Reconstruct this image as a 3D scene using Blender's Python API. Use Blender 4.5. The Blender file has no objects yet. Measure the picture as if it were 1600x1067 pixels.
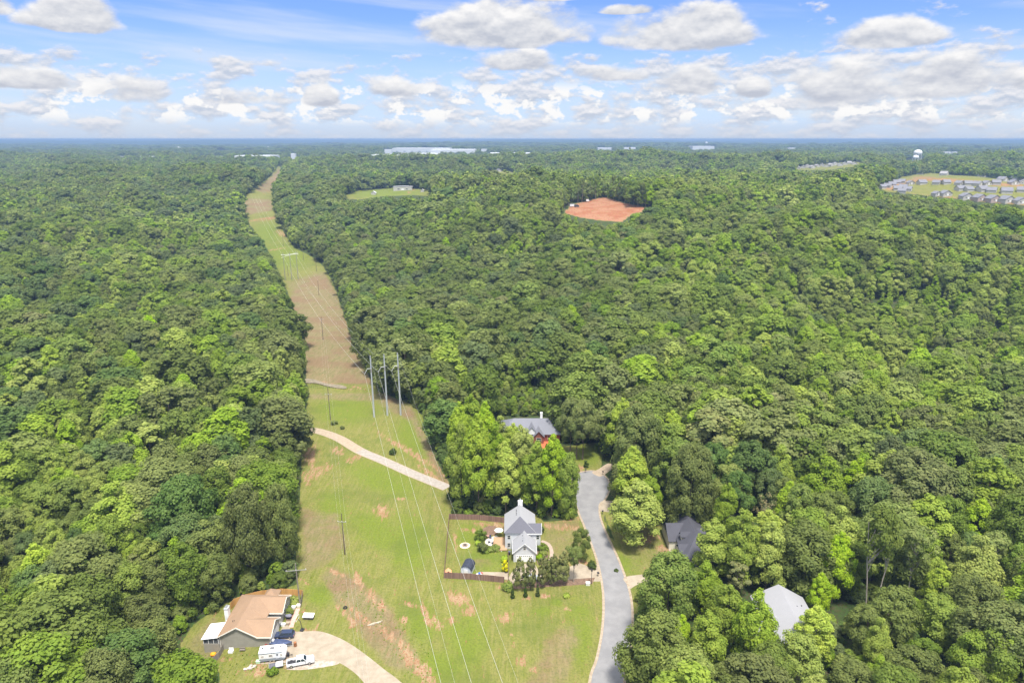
import bpy, bmesh, math, random
import numpy as np
from mathutils import Vector, Matrix, Euler
R = math.radians
random.seed(7); rng = np.random.default_rng(7)
scene = bpy.context.scene
col = scene.collection

# ---------------------------------------------------------------- camera
CAM_H = 115.0; PITCH = R(16.45); FPX = 1070.0      # focal length in pixels of the 1600 px wide photograph
cam = bpy.data.cameras.new('camera'); camo = bpy.data.objects.new('camera', cam); col.objects.link(camo)
camo.location = (0, 0, CAM_H); camo.rotation_euler = (math.pi/2 - PITCH, 0, 0)
cam.sensor_width = 36; cam.lens = 36*FPX/1600; cam.clip_start = 1; cam.clip_end = 60000
scene.camera = camo

# ---------------------------------------------------------------- sun, view
SUN_EL, SUN_AZ = 70.0, 165.0         # azimuth from +Y (view direction), negative = left
sun = bpy.data.lights.new('sun', 'SUN'); suno = bpy.data.objects.new('sun', sun); col.objects.link(suno)
sun.energy = 2.75; sun.angle = R(9); sun.color = (1.0, 0.95, 0.87)
sd = Vector((math.sin(R(SUN_AZ))*math.cos(R(SUN_EL)), math.cos(R(SUN_AZ))*math.cos(R(SUN_EL)), math.sin(R(SUN_EL))))
suno.rotation_euler = sd.to_track_quat('Z', 'Y').to_euler()
scene.view_settings.view_transform = 'Standard'; scene.view_settings.look = 'None'
scene.view_settings.exposure = 1.38; scene.view_settings.gamma = 1

# ---------------------------------------------------------------- world: Nishita sky with procedural clouds
world = bpy.data.worlds.new('World'); scene.world = world; world.use_nodes = True
class NT:
    def __init__(s, tree): s.t = tree; s.n = tree.nodes; s.l = tree.links
    def put(s, sock, v):
        if v is None: return
        if isinstance(v, bpy.types.NodeSocket): s.l.new(v, sock)
        else: sock.default_value = v
    def m(s, op, a, b=None, c=None, clamp=False):
        n = s.n.new('ShaderNodeMath'); n.operation = op; n.use_clamp = clamp
        for k, v in enumerate((a, b, c)): s.put(n.inputs[k], v)
        return n.outputs[0]
    def mix(s, f, a, b, blend='MIX'):
        n = s.n.new('ShaderNodeMix'); n.data_type = 'RGBA'; n.blend_type = blend
        s.put(n.inputs[0], f)
        for k, v in ((6, a), (7, b)):
            if isinstance(v, tuple): v = (*v, 1.0) if len(v) == 3 else v
            s.put(n.inputs[k], v)
        return n.outputs[2]
    def noise(s, vec, scale, detail=4, rough=0.55, dist=0.0, w=None):
        n = s.n.new('ShaderNodeTexNoise')
        if w is not None: n.noise_dimensions = '4D'; n.inputs['W'].default_value = w
        s.put(n.inputs['Vector'], vec); n.inputs['Scale'].default_value = scale
        n.inputs['Detail'].default_value = detail; n.inputs['Roughness'].default_value = rough
        n.inputs['Distortion'].default_value = dist
        return n.outputs[0]
    def comb(s, x, y, z):
        n = s.n.new('ShaderNodeCombineXYZ')
        for k, v in enumerate((x, y, z)): s.put(n.inputs[k], v)
        return n.outputs[0]
    def smooth(s, v, a, b, lo=0.0, hi=1.0):
        n = s.n.new('ShaderNodeMapRange'); n.interpolation_type = 'SMOOTHSTEP'; n.clamp = True
        s.put(n.inputs[0], v); n.inputs[1].default_value = a; n.inputs[2].default_value = b
        n.inputs[3].default_value = lo; n.inputs[4].default_value = hi
        return n.outputs[0]

def ray(px, py):
    u = (px-800)/FPX; v = (py-533.5)/FPX; c, s = math.cos(PITCH), math.sin(PITCH)
    return np.array([u, c - v*s, -s - v*c])
def azel(px, py):
    d = ray(px, py); return math.atan2(d[0], d[1]), d[2]/math.hypot(d[0], d[1])

def build_world():
    w = NT(world.node_tree); w.n.clear()
    out = w.n.new('ShaderNodeOutputWorld'); bg = w.n.new('ShaderNodeBackground'); w.l.new(bg.outputs[0], out.inputs[0])
    sky = w.n.new('ShaderNodeTexSky'); sky.sky_type = 'NISHITA'; sky.sun_disc = False
    sky.sun_elevation = R(SUN_EL); sky.sun_rotation = R(SUN_AZ); sky.air_density = 1.0; sky.dust_density = 0.6; sky.ozone_density = 1.2
    tc = w.n.new('ShaderNodeTexCoord'); sp = w.n.new('ShaderNodeSeparateXYZ'); w.l.new(tc.outputs['Generated'], sp.inputs[0])
    x, y, z = sp.outputs
    az = w.m('ARCTAN2', x, y)
    el = w.m('DIVIDE', z, w.m('MAXIMUM', w.m('SQRT', w.m('ADD', w.m('MULTIPLY', x, x), w.m('MULTIPLY', y, y))), 0.02))
    # clouds are wider than high and get thinner bands toward the horizon
    P = w.comb(w.m('MULTIPLY', az, 1.0), w.m('MULTIPLY', el, 1.9), 0.0)
    Pup = w.comb(w.m('MULTIPLY', az, 1.0), w.m('MULTIPLY', w.m('ADD', el, 0.008), 1.9), 0.0)
    n1 = w.noise(P, 13, 9, 0.55); n1u = w.noise(Pup, 13, 9, 0.55)
    n2 = w.noise(P, 34, 6, 0.6, w=3.0)
    # the large separate cumulus clouds: centre x, base y, half width, height (photo pixels)
    big = [(112, 47, 95, 62, 1.0), (-20, 20, 60, 50, .8), (786, 72, 132, 70, 1.0), (812, 110, 75, 34, .75), (1068, 75, 128, 62, 1.0), (985, 22, 50, 14, .8),
           (1384, 72, 102, 50, 1.0), (30, 137, 90, 40, .85), (218, 158, 66, 42, .5), (350, 162, 60, 20, .4), (1075, 146, 62, 42, .8), (1175, 152, 36, 32, .9),
           (1300, 160, 120, 70, .62), (1470, 150, 130, 68, .85), (500, 164, 32, 36, .95), (1600, 140, 60, 40, .5), (430, 160, 70, 30, .5), (625, 150, 50, 30, .5),
           (960, 125, 60, 22, .6), (840, 3, 60, 10, .5)]
    fld = None; vert = None
    for cx, by, hw, h, k in big:
        a0, e0 = azel(cx, by); sc = 1.0/math.hypot(ray(cx, by)[0], ray(cx, by)[1])*math.cos(a0)/FPX
        dx = w.m('DIVIDE', w.m('SUBTRACT', az, a0), hw*1.05*sc)
        dy = w.m('SUBTRACT', el, e0 + h*.22*sc)
        up = w.m('DIVIDE', w.m('MAXIMUM', dy, 0.0), h*sc*.95); dn = w.m('DIVIDE', w.m('MINIMUM', dy, 0.0), h*sc*.36)
        rr = w.m('ADD', w.m('MULTIPLY', dx, dx), w.m('ADD', w.m('MULTIPLY', up, up), w.m('MULTIPLY', dn, dn)))
        f = w.m('MULTIPLY', w.m('SUBTRACT', 1.0, rr), k)
        vv = w.m('MULTIPLY', w.m('SUBTRACT', up, w.m('MULTIPLY', dn, -0.5)), w.m('GREATER_THAN', rr, -1.0))
        if fld is None: fld, vert = f, vv
        else:
            g = w.m('GREATER_THAN', f, fld)
            vert = w.m('ADD', w.m('MULTIPLY', vv, g), w.m('MULTIPLY', vert, w.m('SUBTRACT', 1.0, g)))
            fld = w.m('MAXIMUM', f, fld)
    fld = w.m('MAXIMUM', fld, -1.2)
    edge = w.m('ADD', fld, w.m('MULTIPLY', w.m('SUBTRACT', n1, 0.5), 1.9))
    edge = w.m('ADD', edge, w.m('MULTIPLY', w.m('SUBTRACT', n2, 0.5), 0.55))
    aBig = w.smooth(edge, 0.05, 0.55)
    relief = w.m('MULTIPLY', w.m('SUBTRACT', n1, n1u), 3.4)
    shade = w.m('ADD', w.m('ADD', 0.36, relief), w.m('MULTIPLY', vert, 0.50), clamp=True)
    # small puffs low over the horizon
    Pl = w.comb(az, w.m('MULTIPLY', el, 2.3), 4.0); Plu = w.comb(az, w.m('MULTIPLY', w.m('ADD', el, 0.004), 2.3), 4.0)
    m1 = w.noise(Pl, 17, 9, 0.58); m1u = w.noise(Plu, 17, 9, 0.58)
    right = w.smooth(az, -0.5, 0.65)
    cov = w.m('ADD', 0.012, w.m('MULTIPLY', w.smooth(el, 0.085, 0.135), w.m('SUBTRACT', w.m('MULTIPLY', right, 0.16), 0.30)))
    aLow = w.smooth(w.m('ADD', m1, w.m('ADD', cov, w.m('MULTIPLY', right, 0.05))), 0.46, 0.60)
    aLow = w.m('MULTIPLY', aLow, 0.88)
    shL = w.m('ADD', 0.42, w.m('MULTIPLY', w.m('SUBTRACT', m1, m1u), 7.0), clamp=True)
    puff = w.smooth(w.noise(w.comb(az, w.m('MULTIPLY', el, 1.5), 9.0), 24, 8, 0.58), 0.51, 0.57)
    puff = w.m('MULTIPLY', puff, w.m('MULTIPLY', w.smooth(el, 0.014, 0.030), w.smooth(el, 0.082, 0.060)))
    # thin high streaks
    st = w.noise(w.comb(w.m('MULTIPLY', w.m('ADD', az, w.m('MULTIPLY', el, 1.5)), 1.0), w.m('MULTIPLY', w.m('ADD', el, w.m('MULTIPLY', az, 0.06)), 9.0), 2.0), 3.2, 6, 0.5)
    aSt = w.m('MULTIPLY', w.smooth(st, 0.46, 0.72), 0.55)
    hs = w.n.new('ShaderNodeHueSaturation'); w.l.new(sky.outputs[0], hs.inputs['Color']); hs.inputs['Saturation'].default_value = 1.05
    base = w.mix(1.0, hs.outputs[0], (0.245, 0.30, 0.465), 'MULTIPLY')
    base = w.mix(w.smooth(el, 0.16, 0.0, 0, .80), base, (1.75, 2.15, 2.75))
    K = 2.32
    c = w.mix(aSt, base, (K*.86, K*.93, K*1.0))
    lowcol = w.mix(shL, (K*.62, K*.68, K*.80), (K*1.0, K*.98, K*1.0))
    c = w.mix(aLow, c, lowcol)
    c = w.mix(w.m('MULTIPLY', puff, 0.95), c, (K*1.10, K*1.09, K*1.08))
    bigcol = w.mix(shade, (K*.60, K*.64, K*.74), (K*1.08, K*1.07, K*1.07))
    c = w.mix(aBig, c, bigcol)
    c = w.mix(w.smooth(el, 0.030, 0.002, 0, .62), c, (K*.66, K*.73, K*.86))
    # overhead, outside the frame, an even bright cloud tone is added as fill light
    c = w.mix(w.smooth(el, 0.30, 0.75, 0, .75), c, (5.3, 5.35, 5.45))
    w.l.new(c, bg.inputs[0]); bg.inputs[1].default_value = 0.15
build_world()
# ---------------------------------------------------------------- terrain height
_tY = np.arange(-200, 24001, 10.0)
def _tab(xs, ys):
    t = np.interp(_tY, xs, ys); k = np.exp(-0.5*(np.arange(-8, 9)/4.0)**2); k /= k.sum()
    tp = np.pad(t, 8, mode='edge'); return np.convolve(tp, k, mode='valid')
TL = _tab([0, 340, 410, 500, 600, 720, 900, 1050, 1200, 1700, 3000, 6000, 12000, 16000, 20000], [0, 0, -4, -9, -11, -3, 9, 20, 26, 34, 36, 40, 74, 84, 70])
TR = _tab([0, 310, 450, 620, 800, 930, 1120, 1400, 1800, 2300, 3000, 6000, 12000, 16000, 20000], [0, 0, 8, 27, 43, 48, 33, 30, 47, 34, 44, 46, 74, 84, 70])
def sstep(a, b, x):
    t = np.clip((x-a)/(b-a), 0, 1); return t*t*(3-2*t)
_k = [(0.021, 0.013, 1.3, 1.0), (-0.012, 0.024, 4.1, 1.0), (0.034, -0.017, 2.2, .55), (0.008, 0.009, 0.4, 1.5), (0.05, 0.043, 5.0, .35)]
def H(x, y):
    x = np.asarray(x, float); y = np.asarray(y, float)
    yy = np.clip(np.hypot(x*0.45, y)*np.sign(y+1e-6), -190, 23900)
    s = x + 0.345*(y-290) + 72
    wr = sstep(30, 260, s)*1.0; wl = sstep(60, 420, -s)*0.55
    w = np.maximum(wr, wl)
    h = np.interp(yy, _tY, TL)*(1-w) + np.interp(yy, _tY, TR)*w
    amp = sstep(360, 600, y)*3.2 + sstep(125, 220, x)*1.6 + sstep(135, 240, -x)*1.6
    amp = np.clip(amp, 0, 4) * (1 - 0.75*sstep(60, 20, np.abs(s)))
    n = sum(a*np.sin(kx*x + ky*y + p) for kx, ky, p, a in _k)
    far = sstep(2500, 7000, y)
    n2 = np.sin(x*.0013+y*.0021)*7 + np.sin(x*.0031-y*.0017+2)*5 + np.sin(x*.0007+1)*9
    h = h + amp*n*0.95 + far*n2*.8 + sstep(7500, 11500, y)*(13*np.sin(x*.00105+.6)+9*np.sin(x*.0024+y*.0006)+4*np.sin(x*.006+2))
    roll = sstep(900, 1500, y)*sstep(3000, 2100, y)
    h = h + roll*(7*np.sin(y*.0065+x*.0012+1.0)+5*np.sin(y*.0031-x*.0022+2.5))*(1-.8*sstep(90, 30, np.abs(s)))
    h = h + 17*np.exp(-(((x-720)/330)**2 + ((y-1250)/330)**2))
    h = np.minimum(h, 112)
    h = h - 2.2*np.exp(-(((x+76)/9.0)**2 + ((y-131)/10)**2))          # the yard falls away at the tan house's basement end
    return h
def Hs(x, y): return float(H(x, y))
def G(px, py, h=0.0):
    """point of the terrain (raised by h) under a photo pixel"""
    d = ray(px, py); t = 40.0; o = np.array([0, 0, CAM_H]); prev = t
    while t < 40000:
        p = o + d*t
        if p[2] <= H(p[0], p[1]) + h: break
        prev = t; t *= 1.01
    a, b = prev, t
    for _ in range(24):
        mth = (a+b)/2; p = o + d*mth
        if p[2] <= H(p[0], p[1]) + h: b = mth
        else: a = mth
    p = o + d*b
    return Vector((p[0], p[1], p[2]-h))
def PH(px, py, z):
    """point at absolute height z under a photo pixel"""
    d = ray(px, py); t = (z-CAM_H)/d[2]; return Vector((d[0]*t, d[1]*t, z))
def proj(x, y, z):
    c, s = math.cos(PITCH), math.sin(PITCH); dz = z-CAM_H
    depth = y*c - dz*s; up = y*s + dz*c
    dd = np.maximum(depth, 1.0)
    return 800 + FPX*x/dd, 533.5 - FPX*up/dd, depth
def inpoly(px, py, poly):
    px = np.asarray(px, float); py = np.asarray(py, float); r = np.zeros(px.shape, bool); n = len(poly)
    for i in range(n):
        x0, y0 = poly[i]; x1, y1 = poly[(i+1) % n]
        if y0 == y1: continue
        c = ((y0 > py) != (y1 > py)) & (px < (x1-x0)*(py-y0)/(y1-y0) + x0); r ^= c
    return r
def edgedist(px, py, poly, asp=1.0):
    d = np.full(np.shape(px), 1e9); n = len(poly)
    for i in range(n):
        x0, y0 = poly[i]; x1, y1 = poly[(i+1) % n]; dx, dy = x1-x0, (y1-y0)*asp
        t = np.clip(((px-x0)*dx + (py-y0)*asp*dy)/(dx*dx+dy*dy+1e-9), 0, 1)
        d = np.minimum(d, np.hypot(px-x0-t*dx, (py-y0)*asp-t*dy))
    return d
def softpoly(px, py, poly, wpx):
    """1 inside, 0 outside, soft over wpx"""
    s = edgedist(px, py, poly); s = np.where(inpoly(px, py, poly), s, -s)
    return sstep(-wpx, wpx, s)

# ---------------------------------------------------------------- outlines read off the photograph (photo pixels on the ground)
MAIN = [(345,1180),(342,1048),(310,1034),(288,1024),(281,1008),(302,975),(335,952),(356,941),(380,934),(412,926),(440,920),(465,912),(463,890),(463,850),(466,800),(470,760),(472,700),(474,670),(478,640),(483,612),(478,592),(478,560),(470,515),(455,470),(440,435),(424,400),(406,372),(388,348),(380,325),(386,303),(402,292),(422,276),(433,262),(438,256),(441,258),(437,275),(428,292),(427,315),(432,338),(446,368),(460,388),(482,398),(502,412),(517,435),(527,460),(538,495),(550,530),(565,560),(578,592),(592,612),(620,622),(645,632),(660,650),(667,675),(675,705),(690,735),(706,760),(708,785),(704,803),(750,806),(790,806),(800,793),(832,795),(850,815),(880,813),(903,806),(898,785),(897,770),(893,748),(905,738),(938,740),(952,752),(950,772),(940,790),(944,812),(952,838),(985,872),(1012,852),(1045,842),(1052,870),(1040,888),(1005,900),(985,915),(990,940),(990,970),(987,1000),(980,1030),(972,1067),(962,1180)]
H3W = [(1042,812),(1075,797),(1100,822),(1099,850),(1085,872),(1062,864),(1050,848)]
H4W = [(795,655),(862,652),(874,690),(862,700),(845,703),(830,690),(815,680)]
H4L = [(846,700),(880,697),(934,691),(941,705),(938,738),(905,740),(882,735),(872,718)]
H5W = [(1197,932),(1219,922),(1240,938),(1256,962),(1254,985),(1238,998),(1222,1014),(1204,1004)]
SLOPE = [(1285,946),(1330,941),(1372,958),(1352,972),(1310,966)]
MEADOW = [(538,305),(560,298),(610,294),(670,296),(673,307),(645,305),(600,307),(560,312),(540,311)]
RED = [(880,333),(893,320),(920,313),(945,307),(975,317),(1016,325),(1008,331),(990,334),(972,347),(938,345),(905,340)]
SUBD = [(1370,292),(1395,282),(1425,273),(1455,272),(1530,276),(1600,284),(1700,290),(1700,335),(1600,321),(1540,316),(1460,307),(1420,303),(1385,300)]
ROW = [(1240,263),(1290,256),(1342,252),(1346,259),(1300,266),(1250,266)]
FIELD = [(760,268),(800,267),(806,272),(760,272)]
CLEARS = [MAIN, H3W, H4W, H4L, H5W, SLOPE, MEADOW, RED, SUBD, ROW, FIELD]
SCRUB = [(720,612),(800,606),(900,612),(900,650),(862,652),(795,652),(700,640)]       # low young growth behind the brick house
YOUNG = [(1240,500),(1400,468),(1700,480),(1700,600),(1450,590),(1300,560)]           # light young stand
# buildings far out: (x left, x right, base y, roof height px)
WARE = [(367,423,252.0,4.0),(300,323,251.6,2.5),(335,352,251.6,3.2),(573,684,251.0,4.0),(620,684,246.8,3.0),(613,703,237.6,3.0),(673,742,240.2,3.0),(765,831,246.5,3.2),(752,761,238.6,2.6),(455,462,250.5,6.5),
        (934,956,236,2.2),(975,993,235.4,2.0),(1082,1116,235,3.5),(1476,1486,243.5,2.2),(1488,1496,243.5,2.2),(186,208,251.5,2.8),(209,243,252,3.5),(244,262,249,2.2),(1232,1243,235.4,1.6),(601,612,240.5,3.5),(1566,1582,241.8,1.5)]

# ---------------------------------------------------------------- mesh helpers
def mesh_obj(name, verts, faces, mats=None, parent=None, smooth=False, midx=None):
    me = bpy.data.meshes.new(name); me.from_pydata([tuple(v) for v in verts], [], [tuple(f) for f in faces]); me.update()
    if mats is not None:
        for mm in (mats if isinstance(mats, (list, tuple)) else [mats]): me.materials.append(mm)
    if midx is not None: me.polygons.foreach_set('material_index', midx)
    if smooth: me.polygons.foreach_set('use_smooth', [True]*len(me.polygons))
    o = bpy.data.objects.new(name, me); col.objects.link(o)
    if parent is not None: o.parent = parent
    return o
class MB:
    """collects shapes, links them as one mesh object"""
    def __init__(s): s.v = []; s.f = []
    def add(s, v, f):
        b = len(s.v); s.v += [tuple(q) for q in v]; s.f += [tuple(b+i for i in q) for q in f]; return s
    def box(s, x0, x1, y0, y1, z0, z1, rz=0, c=None, tilt=None):
        v = [(x, y, z) for z in (z0, z1) for x, y in ((x0, y0), (x1, y0), (x1, y1), (x0, y1))]
        if tilt:   # shift of the top
            v = v[:4] + [(x+tilt[0], y+tilt[1], z) for x, y, z in v[4:]]
        if rz:
            cx, cy = c if c else ((x0+x1)/2, (y0+y1)/2); ca, sa = math.cos(rz), math.sin(rz)
            v = [(cx+(x-cx)*ca-(y-cy)*sa, cy+(x-cx)*sa+(y-cy)*ca, z) for x, y, z in v]
        return s.add(v, [(3,2,1,0),(4,5,6,7),(0,1,5,4),(1,2,6,5),(2,3,7,6),(3,0,4,7)])
    def prism(s, poly, z0, z1):
        n = len(poly); v = [(x, y, z0) for x, y in poly] + [(x, y, z1) for x, y in poly]
        return s.add(v, [tuple(range(n))[::-1], tuple(range(n, 2*n))] + [(i, (i+1) % n, n+(i+1) % n, n+i) for i in range(n)])
    def ext(s, prof, a0, a1, axis='y', t0=1.0, t1=1.0):
        """profile extruded along an axis: axis 'y' takes (x,z) points, axis 'x' takes (y,z)"""
        n = len(prof)
        if axis == 'y': v = [(p, a0, q) for p, q in prof] + [(p, a1, q) for p, q in prof]
        else: v = [(a0, p, q) for p, q in prof] + [(a1, p, q) for p, q in prof]
        return s.add(v, [tuple(range(n)), tuple(range(n, 2*n))[::-1]] + [(i, n+i, n+(i+1) % n, (i+1) % n) for i in range(n)])
    def tube(s, pts, r, n=6, r1=None, cap=True):
        pts = [Vector(p) for p in pts]; m = len(pts); b = len(s.v); rs = [r + (0 if r1 is None else (r1-r)*i/(m-1)) for i in range(m)]
        V = []
        for i, p in enumerate(pts):
            d = (pts[min(i+1, m-1)] - pts[max(i-1, 0)]); d = d.normalized() if d.length > 1e-9 else Vector((0,0,1))
            a = d.cross(Vector((0,0,1)));
            if a.length < 1e-3: a = d.cross(Vector((1,0,0)))
            a.normalize(); c = d.cross(a)
            for k in range(n):
                t = 2*math.pi*k/n; V.append(p + (a*math.cos(t) + c*math.sin(t))*rs[i])
        F = [(i*n+k, i*n+(k+1) % n, (i+1)*n+(k+1) % n, (i+1)*n+k) for i in range(m-1) for k in range(n)]
        if cap: F += [tuple(range(n))[::-1], tuple((m-1)*n+k for k in range(n))]
        return s.add(V, F)
    def cyl(s, x, y, z0, z1, r, n=16, r1=None): return s.tube([(x,y,z0),(x,y,z1)], r, n, r1)
    def wheel(s, x, y, z, r, w, n=18, inner=0.0):      # axle along y
        v = []; f = []
        for yy in (y-w/2, y+w/2):
            for k in range(n): t = 2*math.pi*k/n; v.append((x+r*math.cos(t), yy, z+r*math.sin(t)))
        f = [(k, (k+1) % n, n+(k+1) % n, n+k) for k in range(n)] + [tuple(range(n))[::-1], tuple(range(n, 2*n))]
        return s.add(v, f)
    def blob(s, c, r, seed=0, sq=(1,1,1), sub=2, rough=.18):
        bm = bmesh.new(); bmesh.ops.create_icosphere(bm, subdivisions=sub, radius=1); rd = random.Random(seed)
        ph = [rd.uniform(0, 6) for _ in range(6)]
        V = []
        for v in bm.verts:
            k = 1 + rough*(math.sin(v.co.x*4+ph[0])*math.sin(v.co.y*4+ph[1]) + .6*math.sin(v.co.z*7+ph[2]+v.co.x*3))
            V.append((c[0]+v.co.x*r*sq[0]*k, c[1]+v.co.y*r*sq[1]*k, c[2]+v.co.z*r*sq[2]*k))
        F = [[q.index for q in fc.verts] for fc in bm.faces]; bm.free(); return s.add(V, F)
    def build(s, name, mat, parent=None, smooth=False): return mesh_obj(name, s.v, s.f, mat, parent, smooth)
def tag(o, label=None, cat=None, group=None, kind=None):
    if label: o['label'] = label
    if cat: o['category'] = cat
    if group: o['group'] = group
    if kind: o['kind'] = kind
    return o
def empty(name, loc, rz=0, label=None, cat=None, group=None):
    o = bpy.data.objects.new(name, None); col.objects.link(o); o.location = loc; o.rotation_euler = (0, 0, rz); o.empty_display_size = .5
    return tag(o, label, cat, group)
def copy_tree(o, parent=None):
    kids = [q for q in o.children]
    c = o.copy(); col.objects.link(c); c.parent = parent
    for ch in kids: copy_tree(ch, c)
    return c

# ---------------------------------------------------------------- materials
def mat(name, c, rough=.7, metal=0.0, spec=.3, var=0.0, scale=1.0, bump=0.0, c2=None, stretch=None):
    m = bpy.data.materials.new(name); m.use_nodes = True; t = NT(m.node_tree); b = t.n['Principled BSDF']
    b.inputs['Roughness'].default_value = rough; b.inputs['Metallic'].default_value = metal; b.inputs['Specular IOR Level'].default_value = spec
    tc = t.n.new('ShaderNodeTexCoord').outputs['Object']
    if stretch:
        mp = t.n.new('ShaderNodeMapping'); t.l.new(tc, mp.inputs[0]); mp.inputs['Scale'].default_value = stretch; tc = mp.outputs[0]
    n = t.noise(tc, scale, 5, .6)
    if c2 is None: c2 = tuple(q*(1-var) for q in c); c = tuple(min(q*(1+var*.7), 1) for q in c)
    t.l.new(t.mix(t.smooth(n, .32, .68), c, c2), b.inputs['Base Color'])
    if bump:
        bn = t.n.new('ShaderNodeBump'); bn.inputs['Strength'].default_value = bump; bn.inputs['Distance'].default_value = .05
        t.l.new(n, bn.inputs['Height']); t.l.new(bn.outputs[0], b.inputs['Normal'])
    return m
def shingle(name, c, var=.16):
    m = bpy.data.materials.new(name); m.use_nodes = True; t = NT(m.node_tree); b = t.n['Principled BSDF']
    b.inputs['Roughness'].default_value = .85; b.inputs['Specular IOR Level'].default_value = .25
    tc = t.n.new('ShaderNodeTexCoord').outputs['Object']
    sp = t.n.new('ShaderNodeSeparateXYZ'); t.l.new(tc, sp.inputs[0])
    rows = t.m('FRACT', t.m('MULTIPLY', sp.outputs[2], 9.0)); rowm = t.smooth(rows, 0.0, 0.25)
    n = t.noise(tc, 2.2, 6, .75); n2 = t.noise(tc, .5, 3, .5)
    k = t.m('ADD', t.m('MULTIPLY', n, var*2.2), t.m('ADD', t.m('MULTIPLY', n2, var*1.4), t.m('MULTIPLY', rowm, var*.5)))
    k = t.m('ADD', k, 1-var*2.1)
    vm = t.n.new('ShaderNodeVectorMath'); vm.operation = 'SCALE'; vm.inputs[0].default_value = c; t.l.new(k, vm.inputs[3])
    t.l.new(vm.outputs[0], b.inputs['Base Color']); return m
def siding(name, c):
    m = bpy.data.materials.new(name); m.use_nodes = True; t = NT(m.node_tree); b = t.n['Principled BSDF']
    b.inputs['Roughness'].default_value = .6
    tc = t.n.new('ShaderNodeTexCoord').outputs['Object']; sp = t.n.new('ShaderNodeSeparateXYZ'); t.l.new(tc, sp.inputs[0])
    rows = t.m('FRACT', t.m('MULTIPLY', sp.outputs[2], 5.0)); k = t.smooth(rows, 0.0, 0.18, .80, 1.0)
    n = t.noise(tc, .9, 5, .6); k = t.m('MULTIPLY', k, t.smooth(n, .2, .8, .86, 1.05))
    vm = t.n.new('ShaderNodeVectorMath'); vm.operation = 'SCALE'; vm.inputs[0].default_value = c; t.l.new(k, vm.inputs[3])
    t.l.new(vm.outputs[0], b.inputs['Base Color']); return m
def leaf(name, c, c2=None, trans=.42, hv=.20):
    """foliage: colour varies from tree to tree and from clump to clump"""
    m = bpy.data.materials.new(name); m.use_nodes = True; t = NT(m.node_tree); b = t.n['Principled BSDF']
    b.inputs['Roughness'].default_value = .65; b.inputs['Specular IOR Level'].default_value = .18
    tc = t.n.new('ShaderNodeTexCoord').outputs['Object']; oi = t.n.new('ShaderNodeObjectInfo')
    if c2 is None: c2 = (c[0]*1.35+.01, c[1]*1.22+.01, c[2]*1.0)
    n = t.noise(tc, .45, 3, .6); n2 = t.noise(tc, 2.6, 2, .6)
    col_ = t.mix(t.smooth(n, .35, .65), c, c2)
    k = t.m('ADD', t.m('MULTIPLY', oi.outputs['Random'], hv*2), 1-hv)
    k = t.m('MULTIPLY', k, t.smooth(n2, .25, .75, .72, 1.25))
    hs = t.n.new('ShaderNodeHueSaturation'); t.l.new(col_, hs.inputs['Color']); t.l.new(k, hs.inputs['Value'])
    r2 = t.m('FRACT', t.m('MULTIPLY', oi.outputs['Random'], 17.3))
    t.l.new(t.m('ADD', .484, t.m('MULTIPLY', r2, .03)), hs.inputs['Hue']); t.l.new(t.m('ADD', .84, t.m('MULTIPLY', r2, .22)), hs.inputs['Saturation'])
    t.l.new(hs.outputs[0], b.inputs['Base Color'])
    tr = t.n.new('ShaderNodeBsdfTranslucent'); t.l.new(hs.outputs[0], tr.inputs[0])
    mx = t.n.new('ShaderNodeMixShader'); mx.inputs[0].default_value = trans
    t.l.new(b.outputs[0], mx.inputs[1]); t.l.new(tr.outputs[0], mx.inputs[2]); t.l.new(mx.outputs[0], t.n['Material Output'].inputs[0])
    return m

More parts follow.
